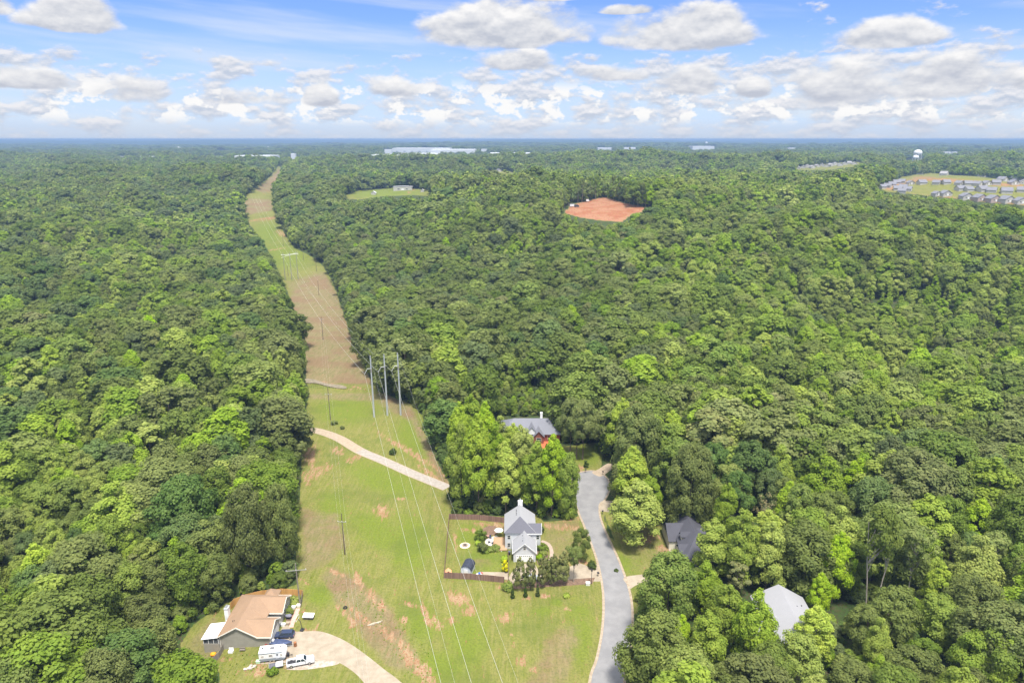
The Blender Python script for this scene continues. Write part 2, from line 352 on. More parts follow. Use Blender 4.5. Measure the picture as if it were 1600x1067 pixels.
# ---------------------------------------------------------------- ground sheet
def ground():
    th = np.concatenate([np.arange(-48, 48.01, .3), np.arange(54, 308, 6.0)]); th = np.radians(th)
    r = [4.0, 12, 25, 40, 55, 70, 85]
    while r[-1] < 345: r.append(r[-1] + .9)
    while r[-1] < 1200: r.append(r[-1]*1.008)
    while r[-1] < 23500: r.append(r[-1]*1.035)
    r = np.array(r); nt = len(th); nr = len(r)
    X = np.outer(r, np.sin(th)); Y = np.outer(r, np.cos(th)); x = X.ravel(); y = Y.ravel(); z = H(x, y)
    px, py, dep = proj(x, y, z)
    # the red building site is a graded knoll; the rough diggings by the drive are lumpy
    v = np.stack([x, y, z], 1); v = np.vstack([v, [[0, 0, Hs(0, 0)]]])
    i = np.arange(nr-1)[:, None]*nt; j = np.arange(nt)[None, :]; j2 = (j+1) % nt
    f = np.stack([i+j, i+j2, i+nt+j2, i+nt+j], -1).reshape(-1, 4)[:, ::-1]
    me = bpy.data.meshes.new('ground')
    cap = np.stack([np.full(nt, nr*nt), (np.arange(nt)+1) % nt, np.arange(nt)], 1)
    nv = len(v); me.vertices.add(nv); me.vertices.foreach_set('co', v.astype(np.float32).ravel())
    nl = f.size + cap.size; me.loops.add(nl); me.loops.foreach_set('vertex_index', np.concatenate([f.ravel(), cap.ravel()]).astype(np.int32))
    npoly = len(f)+len(cap); me.polygons.add(npoly)
    st = np.concatenate([np.arange(len(f))*4, f.size + np.arange(len(cap))*3]).astype(np.int32)
    me.polygons.foreach_set('loop_start', st)
    me.update(calc_edges=True); me.validate()
    me.polygons.foreach_set('use_smooth', [True]*len(me.polygons))
    front = (dep > 30)
    def S(poly, w=3.0): return np.where(front, softpoly(px, py, poly, w), 0.0)
    near = px*0
    grass = np.max([S(MAIN, 4), S(H4L, 3), S(MEADOW, 1.2), S(SUBD, 2.5), S(FIELD, 1), S(ROW, 1.5), S(RED, 2)], 0)
    grass = np.maximum(grass, 0.40*S(SCRUB, 10)); grass = np.maximum(grass, S([(940,790),(1000,800),(1060,830),(1110,880),(1060,930),(990,960),(980,900)], 8))
    dry = np.zeros_like(px); dirt = np.zeros_like(px); lush = np.zeros_like(px)
    def mx(a, m, k=1.0): np.maximum(a, m*k, out=a)
    def E(cx, cy, rx, ry, ang=0, soft=1.3):
        ca, sa = math.cos(R(ang)), math.sin(R(ang)); dx, dy = px-cx, py-cy
        q = np.sqrt(((dx*ca+dy*sa)/rx)**2 + ((-dx*sa+dy*ca)/ry)**2); return np.where(front, 1-sstep(max(1-soft*.5,0), 1+soft*.5, q), 0)
    # reddish dry sections of the cleared strip
    mx(dry, S([(478,598),(476,555),(470,515),(452,465),(470,440),(505,425),(520,445),(540,500),(560,560),(585,600)], 8), 1.0)
    mx(dry, S([(455,470),(445,440),(500,420),(520,450)], 9), .60)
    mx(dry, S([(378,338),(380,310),(425,312),(428,328)], 3), 1.0); mx(dry, S([(395,300),(425,276),(438,262),(437,278),(426,300)], 2), 1.0)
    mx(dry, S([(600,612),(645,635),(668,680),(700,745),(712,768),(690,760),(660,700),(640,660),(590,630)], 10), .75)
    mx(dry, S([(478,612),(600,612),(610,630),(480,625)], 6), .6)
    mx(dry, S([(466,790),(530,800),(545,850),(520,880),(470,900)], 12), .62)
    mx(dry, S([(520,880),(600,930),(680,1067),(600,1040),(520,940),(500,900)], 14), .72)
    mx(dry, S([(285,1010),(335,960),(350,1005),(345,1035),(300,1030)], 8), .62)
    mx(dry, S([(800,1100),(850,990),(900,960),(915,1000),(890,1067),(880,1120)], 25), .60)
    mx(dry, S([(850,815),(905,805),(915,870),(870,880),(850,850)], 6), .50); mx(dry, S([(945,800),(1060,840),(1050,890),(985,900)], 8), .42)
    mx(dry, E(745,880,35,10,0), .45); mx(dry, E(690,790,40,26), .3); mx(dry, E(640,830,60,50,30), .22)
    # bare earth
    for a in [(486,712,13,20,20),(500,735,22,9,-20),(482,745,10,12,0),(528,705,12,8,30),(552,716,16,6,-15),(468,690,8,10,0),(625,779,9,3,0),(597,800,14,12,0),
              (520,892,22,4,20),(560,905,20,8,55),(585,935,26,9,50),(560,960,30,7,45),(612,995,34,9,40),(640,1030,30,14,50),(665,1055,26,13,55),
              (644,945,16,5,15),(665,960,6,20,-15),(680,975,12,12,20),(633,968,8,6,0),(716,935,20,12,20),(733,955,18,8,-10),(705,968,10,6,0),(787,966,14,8,-30),
              (822,935,12,3,-8),(853,931,13,4,-5),(781,918,5,4,40),(797,990,5,3,0),(818,998,5,3,0),(803,1007,6,4,60),(863,960,4,7,0),(857,972,3,3,0),(888,951,5,3,0),(812,1035,10,8,0),(830,1045,8,4,0),(886,927,7,4,-20),
              (870,822,34,6,8),(880,810,26,5,0),(778,822,24,8,0),(742,829,28,4,5),(1010,842,30,7,-8),(1035,858,14,6,10),(1058,880,6,20,-12),
              (440,1035,40,9,0),(400,1050,30,7,0),(520,1025,34,6,8),(545,965,30,6,45),(553,975,10,9,30),(470,905,5,3,0),(481,912,6,3,0),(520,1005,12,5,10),(350,1030,14,4,0),(475,955,7,3,0),
              (712,848,3,22,0),(760,818,30,2.5,0),(795,842,6,12,0),(915,740,22,5,0),(905,730,10,6,0),(640,706,60,5,32),(672,740,28,5,38),(905,880,18,6,0),(1330,956,30,9,8),(430,340,26,2.2,-14),(405,343,26,1.8,-10),(430,390,20,1.5,-12),(418,300,10,2,-30),(428,283,3,8,25),(640,300,12,1.6,-40),(440,365,10,5,30),(520,602,34,3.0,12),(560,606,12,2,12),
              (843,910,60,5,2),(870,897,50,5,2)]:
        mx(dirt, E(*a), .70)
    mx(dirt, S(RED, 1.5), 1.0)
    mx(dirt, S([(1372,292),(1400,283),(1440,275),(1600,288),(1600,294),(1440,283),(1390,300)], 2), .7); mx(dirt, S([(1385,301),(1470,306),(1600,318),(1600,323),(1460,311)], 1.5), .7)
    mx(dirt, S([(440,1018),(470,985),(500,975),(510,1010),(480,1046),(400,1046),(395,1030)], 5), .62)
    # bright, well-watered grass
    for a in [(540,640,60,26,0),(650,680,40,38,35),(500,615,20,4,0),(660,975,30,40,-25),(735,840,30,26,0),(690,1040,50,30,0),(760,870,40,26,0),(590,830,60,30,30),(640,850,40,60,0),(905,990,25,60,0),(600,750,70,26,20),(755,900,60,10,0),(520,800,30,40,0),
              (435,255,6,4,0),(405,290,22,9,0),(435,400,60,26,0),(418,365,30,22,0),(480,1010,30,10,0),(730,1000,40,50,0),(850,955,20,10,0),(870,940,12,8,0),(500,930,26,20,0),(920,710,26,22,0),(600,302,70,10,0),(980,880,30,20,0)]:
        mx(lush, E(*a, soft=1.6), .8)
    fa = S(MAIN, 4)*0
    for nm, arr in (('grass', grass), ('dry', dry), ('dirt', dirt), ('lush', lush), ('redsoil', np.where(py < 360, dirt, 0))):
        at = me.attributes.new(nm, 'FLOAT', 'POINT'); at.data.foreach_set('value', np.append(arr, 0).astype(np.float32))
    m = bpy.data.materials.new('ground'); m.use_nodes = True; t = NT(m.node_tree); b = t.n['Principled BSDF']
    b.inputs['Roughness'].default_value = .95; b.inputs['Specular IOR Level'].default_value = .1
    tc = t.n.new('ShaderNodeTexCoord').outputs['Object']
    def A(nm):
        a = t.n.new('ShaderNodeAttribute'); a.attribute_name = nm; return a.outputs['Fac']
    mp = t.n.new('ShaderNodeMapping'); t.l.new(tc, mp.inputs[0]); mp.inputs['Rotation'].default_value = (0, 0, R(-20)); mp.inputs['Scale'].default_value = (1.0, .16, 1)
    n_big = t.noise(tc, .055, 5, .6); n_mid = t.noise(tc, .28, 6, .65); n_fine = t.noise(tc, 1.6, 6, .7); n_str = t.noise(mp.outputs[0], .9, 5, .65)
    mp3 = t.n.new('ShaderNodeMapping'); t.l.new(tc, mp3.inputs[0]); mp3.inputs['Rotation'].default_value = (0, 0, R(-20)); mp3.inputs['Scale'].default_value = (1.0, .05, 1); n_row = t.noise(mp3.outputs[0], 1.6, 5, .7, 1.2)
    mp2 = t.n.new('ShaderNodeMapping'); t.l.new(tc, mp2.inputs[0]); mp2.inputs['Rotation'].default_value = (0, 0, R(38)); mp2.inputs['Scale'].default_value = (1.0, .22, 1)
    n_dig = t.noise(mp2.outputs[0], .8, 6, .7)
    g = t.mix(t.smooth(n_mid, .3, .7), (.118, .138, .024), (.172, .176, .036))
    g = t.mix(t.m('MULTIPLY', t.smooth(n_str, .38, .68), .70), g, (.205, .182, .064))
    g = t.mix(t.m('MULTIPLY', t.smooth(n_row, .45, .60), .35), g, (.245, .225, .085))
    g = t.mix(t.m('MULTIPLY', t.smooth(t.m('ADD', A('lush'), t.m('MULTIPLY', t.m('SUBTRACT', n_mid, .5), .9)), .25, .85), .75), g, (.125, .172, .016))
    g = t.mix(t.m('MULTIPLY', t.smooth(n_fine, .42, .66), .55), g, (.075, .092, .020))
    g = t.mix(t.m('MULTIPLY', t.smooth(n_big, .50, .66), .45), g, (.085, .115, .020))
    d = t.mix(t.smooth(n_str, .35, .65), (.225, .170, .092), (.150, .140, .055)); d = t.mix(t.m('MULTIPLY', t.smooth(n_big, .45, .60), .7), d, (.185, .112, .068)); d = t.mix(t.m('MULTIPLY', t.smooth(n_row, .50, .66), .25), d, (.28, .22, .13))
    d = t.mix(t.m('MULTIPLY', t.smooth(n_fine, .45, .65), .5), d, (.080, .082, .034))
    g = t.mix(t.smooth(t.m('ADD', A('dry'), t.m('MULTIPLY', t.m('SUBTRACT', n_mid, .5), .9)), .25, .75), g, d)
    soil = t.mix(t.smooth(n_mid, .3, .7), (.27, .168, .092), (.33, .24, .145)); soil = t.mix(t.smooth(n_fine, .45, .62), soil, (.23, .115, .058))
    red = t.mix(t.smooth(n_mid, .35, .65), (.25, .088, .044), (.29, .125, .065)); red = t.mix(t.smooth(n_big, .42, .56), red, (.31, .155, .090)); red = t.mix(t.smooth(n_dig, .52, .62), red, (.22, .085, .045))
    soil = t.mix(A('redsoil'), soil, red)
    dn = t.m('ADD', t.m('MULTIPLY', t.m('SUBTRACT', n_dig, .5), 3.4), t.m('MULTIPLY', t.m('SUBTRACT', n_fine, .5), 2.0))
    g = t.mix(t.smooth(t.m('ADD', A('dirt'), dn), .44, .74), g, soil)
    ff = t.mix(t.smooth(n_mid, .4, .65), (.040, .050, .018), (.085, .062, .036)); ff = t.mix(t.smooth(n_fine, .42, .6), ff, (.040, .080, .018))
    # beyond the separately grown woods the sheet itself is wooded country
    sx = t.n.new('ShaderNodeSeparateXYZ'); t.l.new(tc, sx.inputs[0])
    dist = t.smooth(sx.outputs[1], 2600, 5200)
    nf = t.noise(tc, .004, 6, .65); nf2 = t.noise(tc, .03, 4, .7)
    farc = t.mix(t.smooth(nf, .38, .62), (.022, .045, .018), (.042, .066, .026)); farc = t.mix(t.m('MULTIPLY', t.smooth(nf2, .5, .7), .6), farc, (.018, .036, .016))
    farc = t.mix(t.smooth(t.noise(tc, .0022, 5, .7), .66, .72), farc, (.16, .17, .09))
    ff = t.mix(dist, ff, farc)
    c = t.mix(t.smooth(t.m('ADD', A('grass'), t.m('MULTIPLY', t.m('SUBTRACT', n_mid, .5), .5)), .40, .60), ff, g)
    t.l.new(c, b.inputs['Base Color'])
    bn = t.n.new('ShaderNodeBump'); bn.inputs['Strength'].default_value = .6; bn.inputs['Distance'].default_value = .35
    t.l.new(n_fine, bn.inputs['Height']); t.l.new(bn.outputs[0], b.inputs['Normal'])
    me.materials.append(m)
    o = bpy.data.objects.new('ground', me); col.objects.link(o); tag(o, kind='structure'); return o
ground()
# ---------------------------------------------------------------- trees
LM = {'oak': leaf('oak_leaves', (0.135,0.185,0.031), (0.188,0.240,0.040)), 'khaki': leaf('khaki_oak_leaves', (.152,.214,.038), (.235,.290,.062)),
      'poplar': leaf('poplar_leaves', (0.234,0.325,0.032), (0.319,0.402,0.045)), 'yellow': leaf('yellow_green_leaves', (0.302,0.440,0.016), (0.399,0.517,0.025), .45, .10),
      'blue': leaf('blue_green_leaves', (0.105,0.165,0.040), (0.160,0.220,0.056)), 'pine': leaf('pine_needles', (0.114,0.141,0.031), (0.177,0.185,0.047), .1),
      'mid': leaf('mid_green_leaves', (0.182,0.259,0.031), (0.245,0.319,0.040)), 'brown': leaf('brownish_leaves', (0.194,0.165,0.068), (0.239,0.204,0.090), .1, .1),
      'cedar': leaf('cedar_leaves', (0.068,0.110,0.022)), 'gold': leaf('golden_leaves', (0.524,0.462,0.018), (0.593,0.506,0.027), .2, .05)}
BARK = mat('bark', (.16,.125,.095), .9, scale=1.5, var=.35, stretch=(3,3,.5)); BARKP = mat('pale_bark', (.33,.29,.24), .9, scale=1.5, var=.3, stretch=(3,3,.5))

def _env(shape, t):
    if shape == 'oak': return np.sqrt(np.clip(1-((t-.38)/.65)**2, 0, 1))
    if shape == 'poplar': return np.clip(1-((t-.26)/.78)**2, 0, 1)**.72*np.clip(t*5+.5, 0, 1)
    if shape == 'cone': return np.clip(1.02-t, 0, 1)**.95*np.clip(t*8+.6, 0, 1)
    if shape == 'wall': return np.sqrt(np.clip(1-((t-.45)/.60)**4, 0, 1))
    if shape == 'tuft': return np.sqrt(np.clip(1-((t-.55)/.50)**2, 0, 1))*(.75+.25*np.sin(t*17))
    return np.ones_like(t)
def crown_geo(seed, hgt, rad, base, shape, nl, nq, qs, lr=.30, flat=.95, core=True, jit=.38):
    """leaf clumps as many small faces around lobes, uneven outline"""
    g = np.random.default_rng(seed); V = []; F = []
    t = g.power(1.35, nl); t = np.sort(t); ang = np.arange(nl)*2.39996 + g.uniform(0, .8, nl)
    er = _env(shape, t)*rad; wob = 1 + .16*np.sin(ang*2+seed) + .12*np.sin(ang*3+seed*2)
    rr = er*wob*g.uniform(.55, .86, nl)
    if shape == 'cone': rr = er*g.uniform(.45, .7, nl)
    cz = base + t*(hgt-base)*.93; C = np.stack([np.cos(ang)*rr, np.sin(ang)*rr, cz], 1)
    lrad = rad*lr*g.uniform(.65, 1.3, nl)*np.clip(.55+er/rad*.6, .4, 1.1)
    C[-1] = (C[-1][0]*.3, C[-1][1]*.3, hgt-lrad[-1]*.8)
    area = lrad**2; cnt = np.maximum(6, (nq*area/area.sum()).astype(int)); n = cnt.sum(); idx = np.repeat(np.arange(nl), cnt)
    d = g.normal(size=(n, 3)); d /= np.linalg.norm(d, axis=1)[:, None]
    out = C[idx].copy(); out[:, 2] = (out[:, 2]-(base+(hgt-base)*.35))*.6; out /= (np.linalg.norm(out, axis=1)[:, None]+1e-6)
    flip = (d*out).sum(1) < -.35; d[flip] *= -1
    lo = (d[:, 2] < -.55); d[lo, 2] *= -1
    p = C[idx] + d*(lrad[idx]*g.uniform(.78, 1.16, n))[:, None]*np.array([1, 1, flat])
    nr = d + out*.35 + np.array([0, 0, .25]) + g.normal(size=(n, 3))*jit; nr /= np.linalg.norm(nr, axis=1)[:, None]
    a = np.cross(nr, g.normal(size=(n, 3))); a /= (np.linalg.norm(a, axis=1)[:, None]+1e-6); b = np.cross(nr, a)
    s = qs*g.uniform(.55, 1.25, n)[:, None]; a = a*s; b = b*s*g.uniform(.55, 1, n)[:, None]
    q = np.stack([p-a*.5-b*.35, p+a*.35-b*.5, p+a*.5+b*.3, p-a*.25+b*.55], 1).reshape(-1, 3)
    V = q; F = np.arange(n*4).reshape(-1, 4)
    tri = []
    if core:
        ico_v = np.array([(0,0,1),(.89,0,.45),(.28,.85,.45),(-.72,.53,.45),(-.72,-.53,.45),(.28,-.85,.45),(.72,.53,-.45),(-.28,.85,-.45),(-.89,0,-.45),(-.28,-.85,-.45),(.72,-.53,-.45),(0,0,-1)])
        ico_f = np.array([(0,1,2),(0,2,3),(0,3,4),(0,4,5),(0,5,1),(1,6,2),(2,7,3),(3,8,4),(4,9,5),(5,10,1),(6,7,2),(7,8,3),(8,9,4),(9,10,5),(10,6,1),(11,7,6),(11,8,7),(11,9,8),(11,10,9),(11,6,10)])
        cv = (C[:, None, :] + ico_v[None]*(lrad*.74)[:, None, None]*np.array([1, 1, flat])); b0 = len(V)
        V = np.vstack([V, cv.reshape(-1, 3)]); tri = (ico_f[None] + (np.arange(nl)*12)[:, None, None] + b0).reshape(-1, 3)
    return V, [tuple(x) for x in F] + [tuple(x) for x in tri], C
def trunk_mb(seed, hgt, base, r, C, nb=7, lean=0.0):
    g = random.Random(seed); mb = MB(); top = hgt*.86
    pts = [(lean*k/5*2 + g.uniform(-.12, .12)*(k > 0), g.uniform(-.12, .12)*(k > 0), top*k/5 - (.4 if k == 0 else 0)) for k in range(6)]
    mb.tube(pts, r, 7, r*.25)
    if C is not None and len(C):
        for k in range(nb):
            c = C[int((k+.5)/nb*len(C)*.8)]; z0 = max(base*.75, c[2]-hgt*.22); mb.tube([(lean*z0/hgt*2, 0, z0), (c[0]*.5, c[1]*.5, (z0+c[2])/2+.2), tuple(c)], r*.42, 5, r*.12)
    return mb
PROTO = {}
def make_proto(key, kind, shape, hgt, rad, base, nl, nq, qs, seed, tr=.26, bark=None, lean=0.0, nb=7, **kw):
    V, F, C = crown_geo(seed, hgt, rad, base, shape, nl, nq, qs, **kw)
    me = bpy.data.meshes.new('crown'); me.from_pydata(V.tolist(), [], F); me.update(); me.materials.append(LM[kind])
    t = trunk_mb(seed, hgt, base, tr, C, nb, lean); tm = bpy.data.meshes.new('trunk'); tm.from_pydata(t.v, [], t.f); tm.update(); tm.materials.append(bark or BARK)
    PROTO[key] = dict(crown=me, trunk=tm, h=hgt, r=rad, kind=kind)
P_OAK = dict(shape='oak', hgt=21, rad=6.6, base=4.5)
make_proto('oak1', 'oak', 'oak', 21, 6.8, 4.0, 44, 8960, .48, 11); make_proto('oak2', 'oak', 'oak', 19, 5.8, 3.5, 36, 7360, .46, 12)
make_proto('khaki1', 'khaki', 'oak', 20, 6.4, 5, 50, 8960, .46, 13, lr=.26); make_proto('khaki2', 'khaki', 'oak', 18, 5.2, 4, 38, 7040, .45, 14, lr=.27)
make_proto('blue1', 'blue', 'oak', 20, 6.2, 4, 44, 8320, .46, 15, lr=.27); make_proto('blue2', 'blue', 'oak', 18, 5.2, 3, 36, 6880, .45, 16)
make_proto('poplar1', 'poplar', 'poplar', 23, 5.0, 3.5, 40, 8320, .48, 17, lr=.34); make_proto('poplar2', 'poplar', 'poplar', 20, 4.4, 2.5, 34, 6880, .46, 18, lr=.35)
make_proto('yellow1', 'yellow', 'poplar', 21, 4.6, 2.5, 38, 7520, .46, 19, lr=.34)
make_proto('mid1', 'mid', 'oak', 19, 5.4, 2.5, 40, 7520, .46, 20, lr=.31); make_proto('mid2', 'mid', 'wall', 18, 4.6, .8, 50, 8000, .48, 21, lr=.33)
make_proto('wall1', 'oak', 'wall', 19, 4.8, .5, 54, 8320, .48, 22, lr=.32)
make_proto('pine1', 'pine', 'tuft', 23, 4.2, 11, 26, 3000, .50, 23, lr=.28, flat=.55, core=False, tr=.24, nb=14); make_proto('pine2', 'pine', 'tuft', 21, 3.6, 8, 26, 2800, .50, 24, lr=.30, flat=.6, core=False, tr=.22, nb=14)
make_proto('thin1', 'khaki', 'tuft', 22, 5.0, 11, 30, 2600, .50, 25, lr=.25, core=False, tr=.24, bark=BARKP, nb=16)
make_proto('thin2', 'mid', 'tuft', 23, 4.2, 13, 26, 2600, .55, 26, lr=.30, core=False, tr=.24, bark=BARKP, nb=12, lean=1.6)
make_proto('high', 'khaki', 'oak', 21, 5.4, 8.5, 40, 7680, .43, 41, lr=.27, tr=.34)
make_proto('cedar', 'cedar', 'cone', 10, 3.2, .4, 40, 3200, .45, 27, lr=.26); make_proto('small', 'mid', 'oak', 8, 3.2, .6, 24, 2200, .50, 28, lr=.34)
make_proto('young', 'pine', 'poplar', 9.0, 2.3, 1.3, 34, 3000, .36, 29, lr=.28, core=False, tr=.11, nb=14)
make_proto('bare', 'brown', 'tuft', 19, 4.5, 7, 26, 700, .4, 31, lr=.25, core=False, tr=.24, bark=BARKP, nb=22)
make_proto('round', 'oak', 'oak', 19, 8.2, 2.0, 76, 13120, .43, 33, lr=.24)
TREES = []        # individuals placed so far: (object, proto key, x, y, label seed)
def tree(key, x, y, s=1.0, sz=None, rz=None, label=None, cat='tree', group=None, name=None, z=None):
    p = PROTO[key]; e = empty(name or {'pine': 'pine_tree', 'cedar': 'cedar_tree', 'yellow': 'tulip_tree', 'poplar': 'tulip_tree', 'oak': 'oak_tree', 'khaki': 'oak_tree', 'blue': 'oak_tree', 'brown': 'bare_tree'}.get(p['kind'], 'broadleaf_tree'),
              (x, y, (Hs(x, y) if z is None else z) - .1), rz if rz is not None else random.uniform(0, 6.28), label, cat, group)
    e.scale = (s, s, sz if sz else s)
    for nm in ('crown', 'trunk'):
        o = bpy.data.objects.new(nm, p[nm]); col.objects.link(o); o.parent = e
    TREES.append([e, key, x, y, label is not None]); return e
def tree_px(key, bx, by, hpx=None, wpx=None, **kw):
    """tree whose base stands under photo pixel (bx, by) and whose height and width in the photo are given"""
    b = G(bx, by); dep = proj(b.x, b.y, b.z)[2]; p = PROTO[key]; vf = .86
    sz = (hpx/(FPX/dep*vf))/p['h'] if hpx else 1.0; s = (wpx/(FPX/dep))/(2.65*p['r']) if wpx else sz
    return tree(key, b.x, b.y, s, sz, **kw)
HEROES = []
def hero(key, bx, by, hpx, wpx, label, **kw):
    e = tree_px(key, bx, by, hpx, wpx, label=label, **kw); HEROES.append((e.location.x, e.location.y, PROTO[key]['r']*e.scale.x)); return e
# trees one can pick out in the photograph
hero('poplar1', 992, 848, 92, 100, 'large bright green tree on the lawn right of the street, wide crown nearest the bend')
hero('yellow1', 985, 800, 96, 74, 'yellow green tree at the right edge of the turning circle')
hero('round', 1075, 820, 118, 112, 'big round dark green oak right behind the dark-roofed house')
hero('poplar2', 1130, 848, 90, 48, 'slim pointed green tree just right of the dark-roofed house')
hero('poplar2', 1109, 908, 94, 76, 'light green tree covering the right side of the dark-roofed house')
hero('poplar1', 1150, 918, 118, 76, 'tall light green tree in the row right of the dark-roofed house')
hero('poplar2', 1195, 925, 108, 66, 'green tree at the right end of the row above the silver roof')
hero('khaki1', 1040, 985, 118, 116, 'broad olive green oak on the right side of the street opposite the driveway')
hero('yellow1', 1060, 1035, 76, 46, 'small yellow green tree between the broad olive oak and the silver roof')
hero('mid1', 1020, 1085, 130, 118, 'dark leafy tree in front of the broad olive oak beside the street')
hero('poplar2', 1130, 1020, 108, 70, 'leafy green tree left of the silver-roofed house, the farther one')
hero('poplar1', 1172, 1050, 130, 74, 'leafy green tree hiding the left edge of the silver roof')
hero('yellow1', 1266, 1036, 92, 72, 'bright yellow green tree at the right edge of the silver roof')
hero('mid1', 1240, 1088, 98, 100, 'rounded green tree in front of the silver-roofed house')
hero('high', 891, 717, 88, 54, 'left of three tall oaks with bare trunks on the brick house lawn', group='three tall oaks by the brick house')
hero('high', 901, 717, 84, 50, 'middle of three tall oaks with bare trunks on the brick house lawn', group='three tall oaks by the brick house')
hero('high', 910, 718, 86, 56, 'right of three tall oaks with bare trunks on the brick house lawn', group='three tall oaks by the brick house')
hero('yellow1', 968, 722, 92, 52, 'bright yellow green treetop behind the dark oak near the turning circle')
hero('khaki1', 990, 765, 122, 102, 'large dark olive oak right of the brick house lawn')
hero('yellow1', 1048, 708, 62, 52, 'yellow green tree standing behind the big dark oaks right of the cul-de-sac')
hero('yellow1', 350, 792, 64, 48, 'bright yellow green tree standing alone among the dark woods on the left')
hero('cedar', 708, 780, 36, 34, 'dark cedar bush at the lower end of the gravel lane', name='cedar_tree')
hero('oak2', 907, 876, 50, 36, 'dense dark green round tree on the lawn beside the street', name='oak_tree')
for bx, by, h, w, k, lb in [(722,790,120,58,'poplar1','pale yellow green tree nearest the gravel lane in the grove behind the grey house'), (748,800,142,62,'yellow1','yellow green tree behind the left end of the wooden fence'),
        (775,786,118,60,'poplar1','tall light green tree in the middle of the grove behind the grey house'), (790,800,104,56,'yellow1','yellow green tree right behind the chimney of the grey house'),
        (815,776,104,54,'poplar2','green tree in the back of the grove below the brick house'), (838,800,104,62,'poplar1','light green tree behind the right corner of the grey house'),
        (862,806,120,60,'yellow1','bright tree in the grove beside the street, next to last before it'), (884,806,92,46,'mid2','dark green tree at the street edge of the grove'),
        (870,768,66,44,'yellow1','bright yellow green treetop just left of the turning circle'), (842,752,50,40,'oak2','dark tree in the grove just below the brick house lawn'),
        (720,745,108,48,'yellow1','yellow green tree on the left edge of the grove above the gravel lane'), (738,720,96,54,'poplar2','green tree at the upper left of the grove near the lane'),
        (760,745,108,54,'yellow1','bright tree in the grove left of the brick house, lower one'), (782,725,70,46,'poplar1','green tree left of the brick house hiding its roof end'),
        (803,742,76,44,'yellow1','bright yellow green tree in front of the left end of the brick house'), (824,742,60,40,'mid1','small green tree directly below the brick house roof'),
        (862,748,34,24,'small','small grey green tree at the edge of the brick house lawn')]:
    hero(k, bx, by, h, w, lb, group='trees of the grove behind the grey house')
hero('thin2', 1352, 965, 168, 60, 'tall tree with bare pale leaning trunk on the brown slope, left of the pair')
hero('thin2', 1366, 958, 150, 56, 'tall tree with bare pale leaning trunk on the brown slope, right of the pair', rz=.4)
hero('thin1', 1415, 945, 120, 74, 'tree with pale forked limbs showing through a thin crown right of the slope')
hero('poplar1', 1513, 950, 110, 88, 'light green spreading tree with dark bare trunk in the lower right woods')
hero('poplar1', 1300, 905, 110, 74, 'light green tree with visible dark trunk above the brown slope')
hero('bare', 1190, 850, 78, 46, 'dead tree with bare grey branches above the dark-roofed house')
hero('khaki2', 1240, 860, 100, 66, 'pale khaki topped tree with visible limbs above the brown slope')
hero('bare', 1245, 690, 56, 34, 'thin brownish tree with few leaves in the right-hand woods')
hero('oak1', 395, 905, 140, 86, 'large dark oak at the woods edge directly behind the tan-roofed house')
hero('blue1', 300, 880, 130, 130, 'massive blue green oak behind the lawn of the tan-roofed house')
hero('oak1', 445, 890, 128, 62, 'dark tree at the corner of the woods beside the honey-coloured fence')

# ---- shrubs and little trees around the houses
def bush_obj(name, b, r, h, m, label, cat='bush', group=None, seed=1, n=700, qs=.28):
    V, F, C = crown_geo(seed, h, r, .05, 'wall', 14, n, qs, lr=.42)
    me = bpy.data.meshes.new(name); me.from_pydata(V.tolist(), [], F); me.update(); me.materials.append(LM[m])
    o = bpy.data.objects.new(name, me); col.objects.link(o); o.location = b; return tag(o, label, cat, group)

# ---------------------------------------------------------------- the woods
def lumps(x, y, sc, ph):   # smooth -1..1 patchiness
    x = x/sc; y = y/sc
    return (np.sin(x*1.3+y*.7+ph)+np.sin(-x*.8+y*1.5+ph*2.1)+np.sin(x*2.1-y*1.9+ph*.7)*.7+np.sin(x*.45+y*.35+ph*3))/3.0
def scatter(y0, y1, sp, seed, marg=70):
    g = np.random.default_rng(seed); pts = []
    ny = int((y1-y0)/sp); 
    for j in range(ny):
        y = y0 + j*sp; hw = .80*y + marg; nx = int(2*hw/sp)
        xs = -hw + (np.arange(nx) + (.5 if j % 2 else 0))*sp
        pts.append(np.stack([xs + g.uniform(-.42, .42, nx)*sp, y + g.uniform(-.42, .42, nx)*sp], 1))
    return np.concatenate(pts)
ZN = dict(left=0)
pts = np.concatenate([scatter(52, 420, 7.2, 1), scatter(420, 1150, 7.9, 2), scatter(1150, 2700, 9.8, 3)])
x, y = pts[:, 0], pts[:, 1]; z = H(x, y); g = np.random.default_rng(5)
hgt = 17.5*g.uniform(.66, 1.30, len(x)) + 3.4*lumps(x, y, 22, 1.0)
bx_, by_, dep_ = proj(x, y, z)
big_ = g.uniform(size=len(x)) < .22; hgt = np.where(big_, hgt*1.13+1, hgt); wide = np.where(big_, 1.30, g.uniform(.86, 1.08, len(x)))
young = inpoly(bx_, by_, YOUNG) | ((lumps(x, y, 90, 5.0) > .62) & (y > 330)); hgt = np.where(young, hgt*.62, hgt)
scrub = inpoly(bx_, by_, SCRUB); hgt = np.where(scrub, g.uniform(4.0, 7.5, len(x)), hgt)
hgt = np.where(inpoly(bx_, by_, [(1000,930),(1100,930),(1280,1000),(1650,980),(1650,1200),(960,1200)]), hgt*.80, hgt)
keep = np.ones(len(x), bool)
crad = hgt*.33
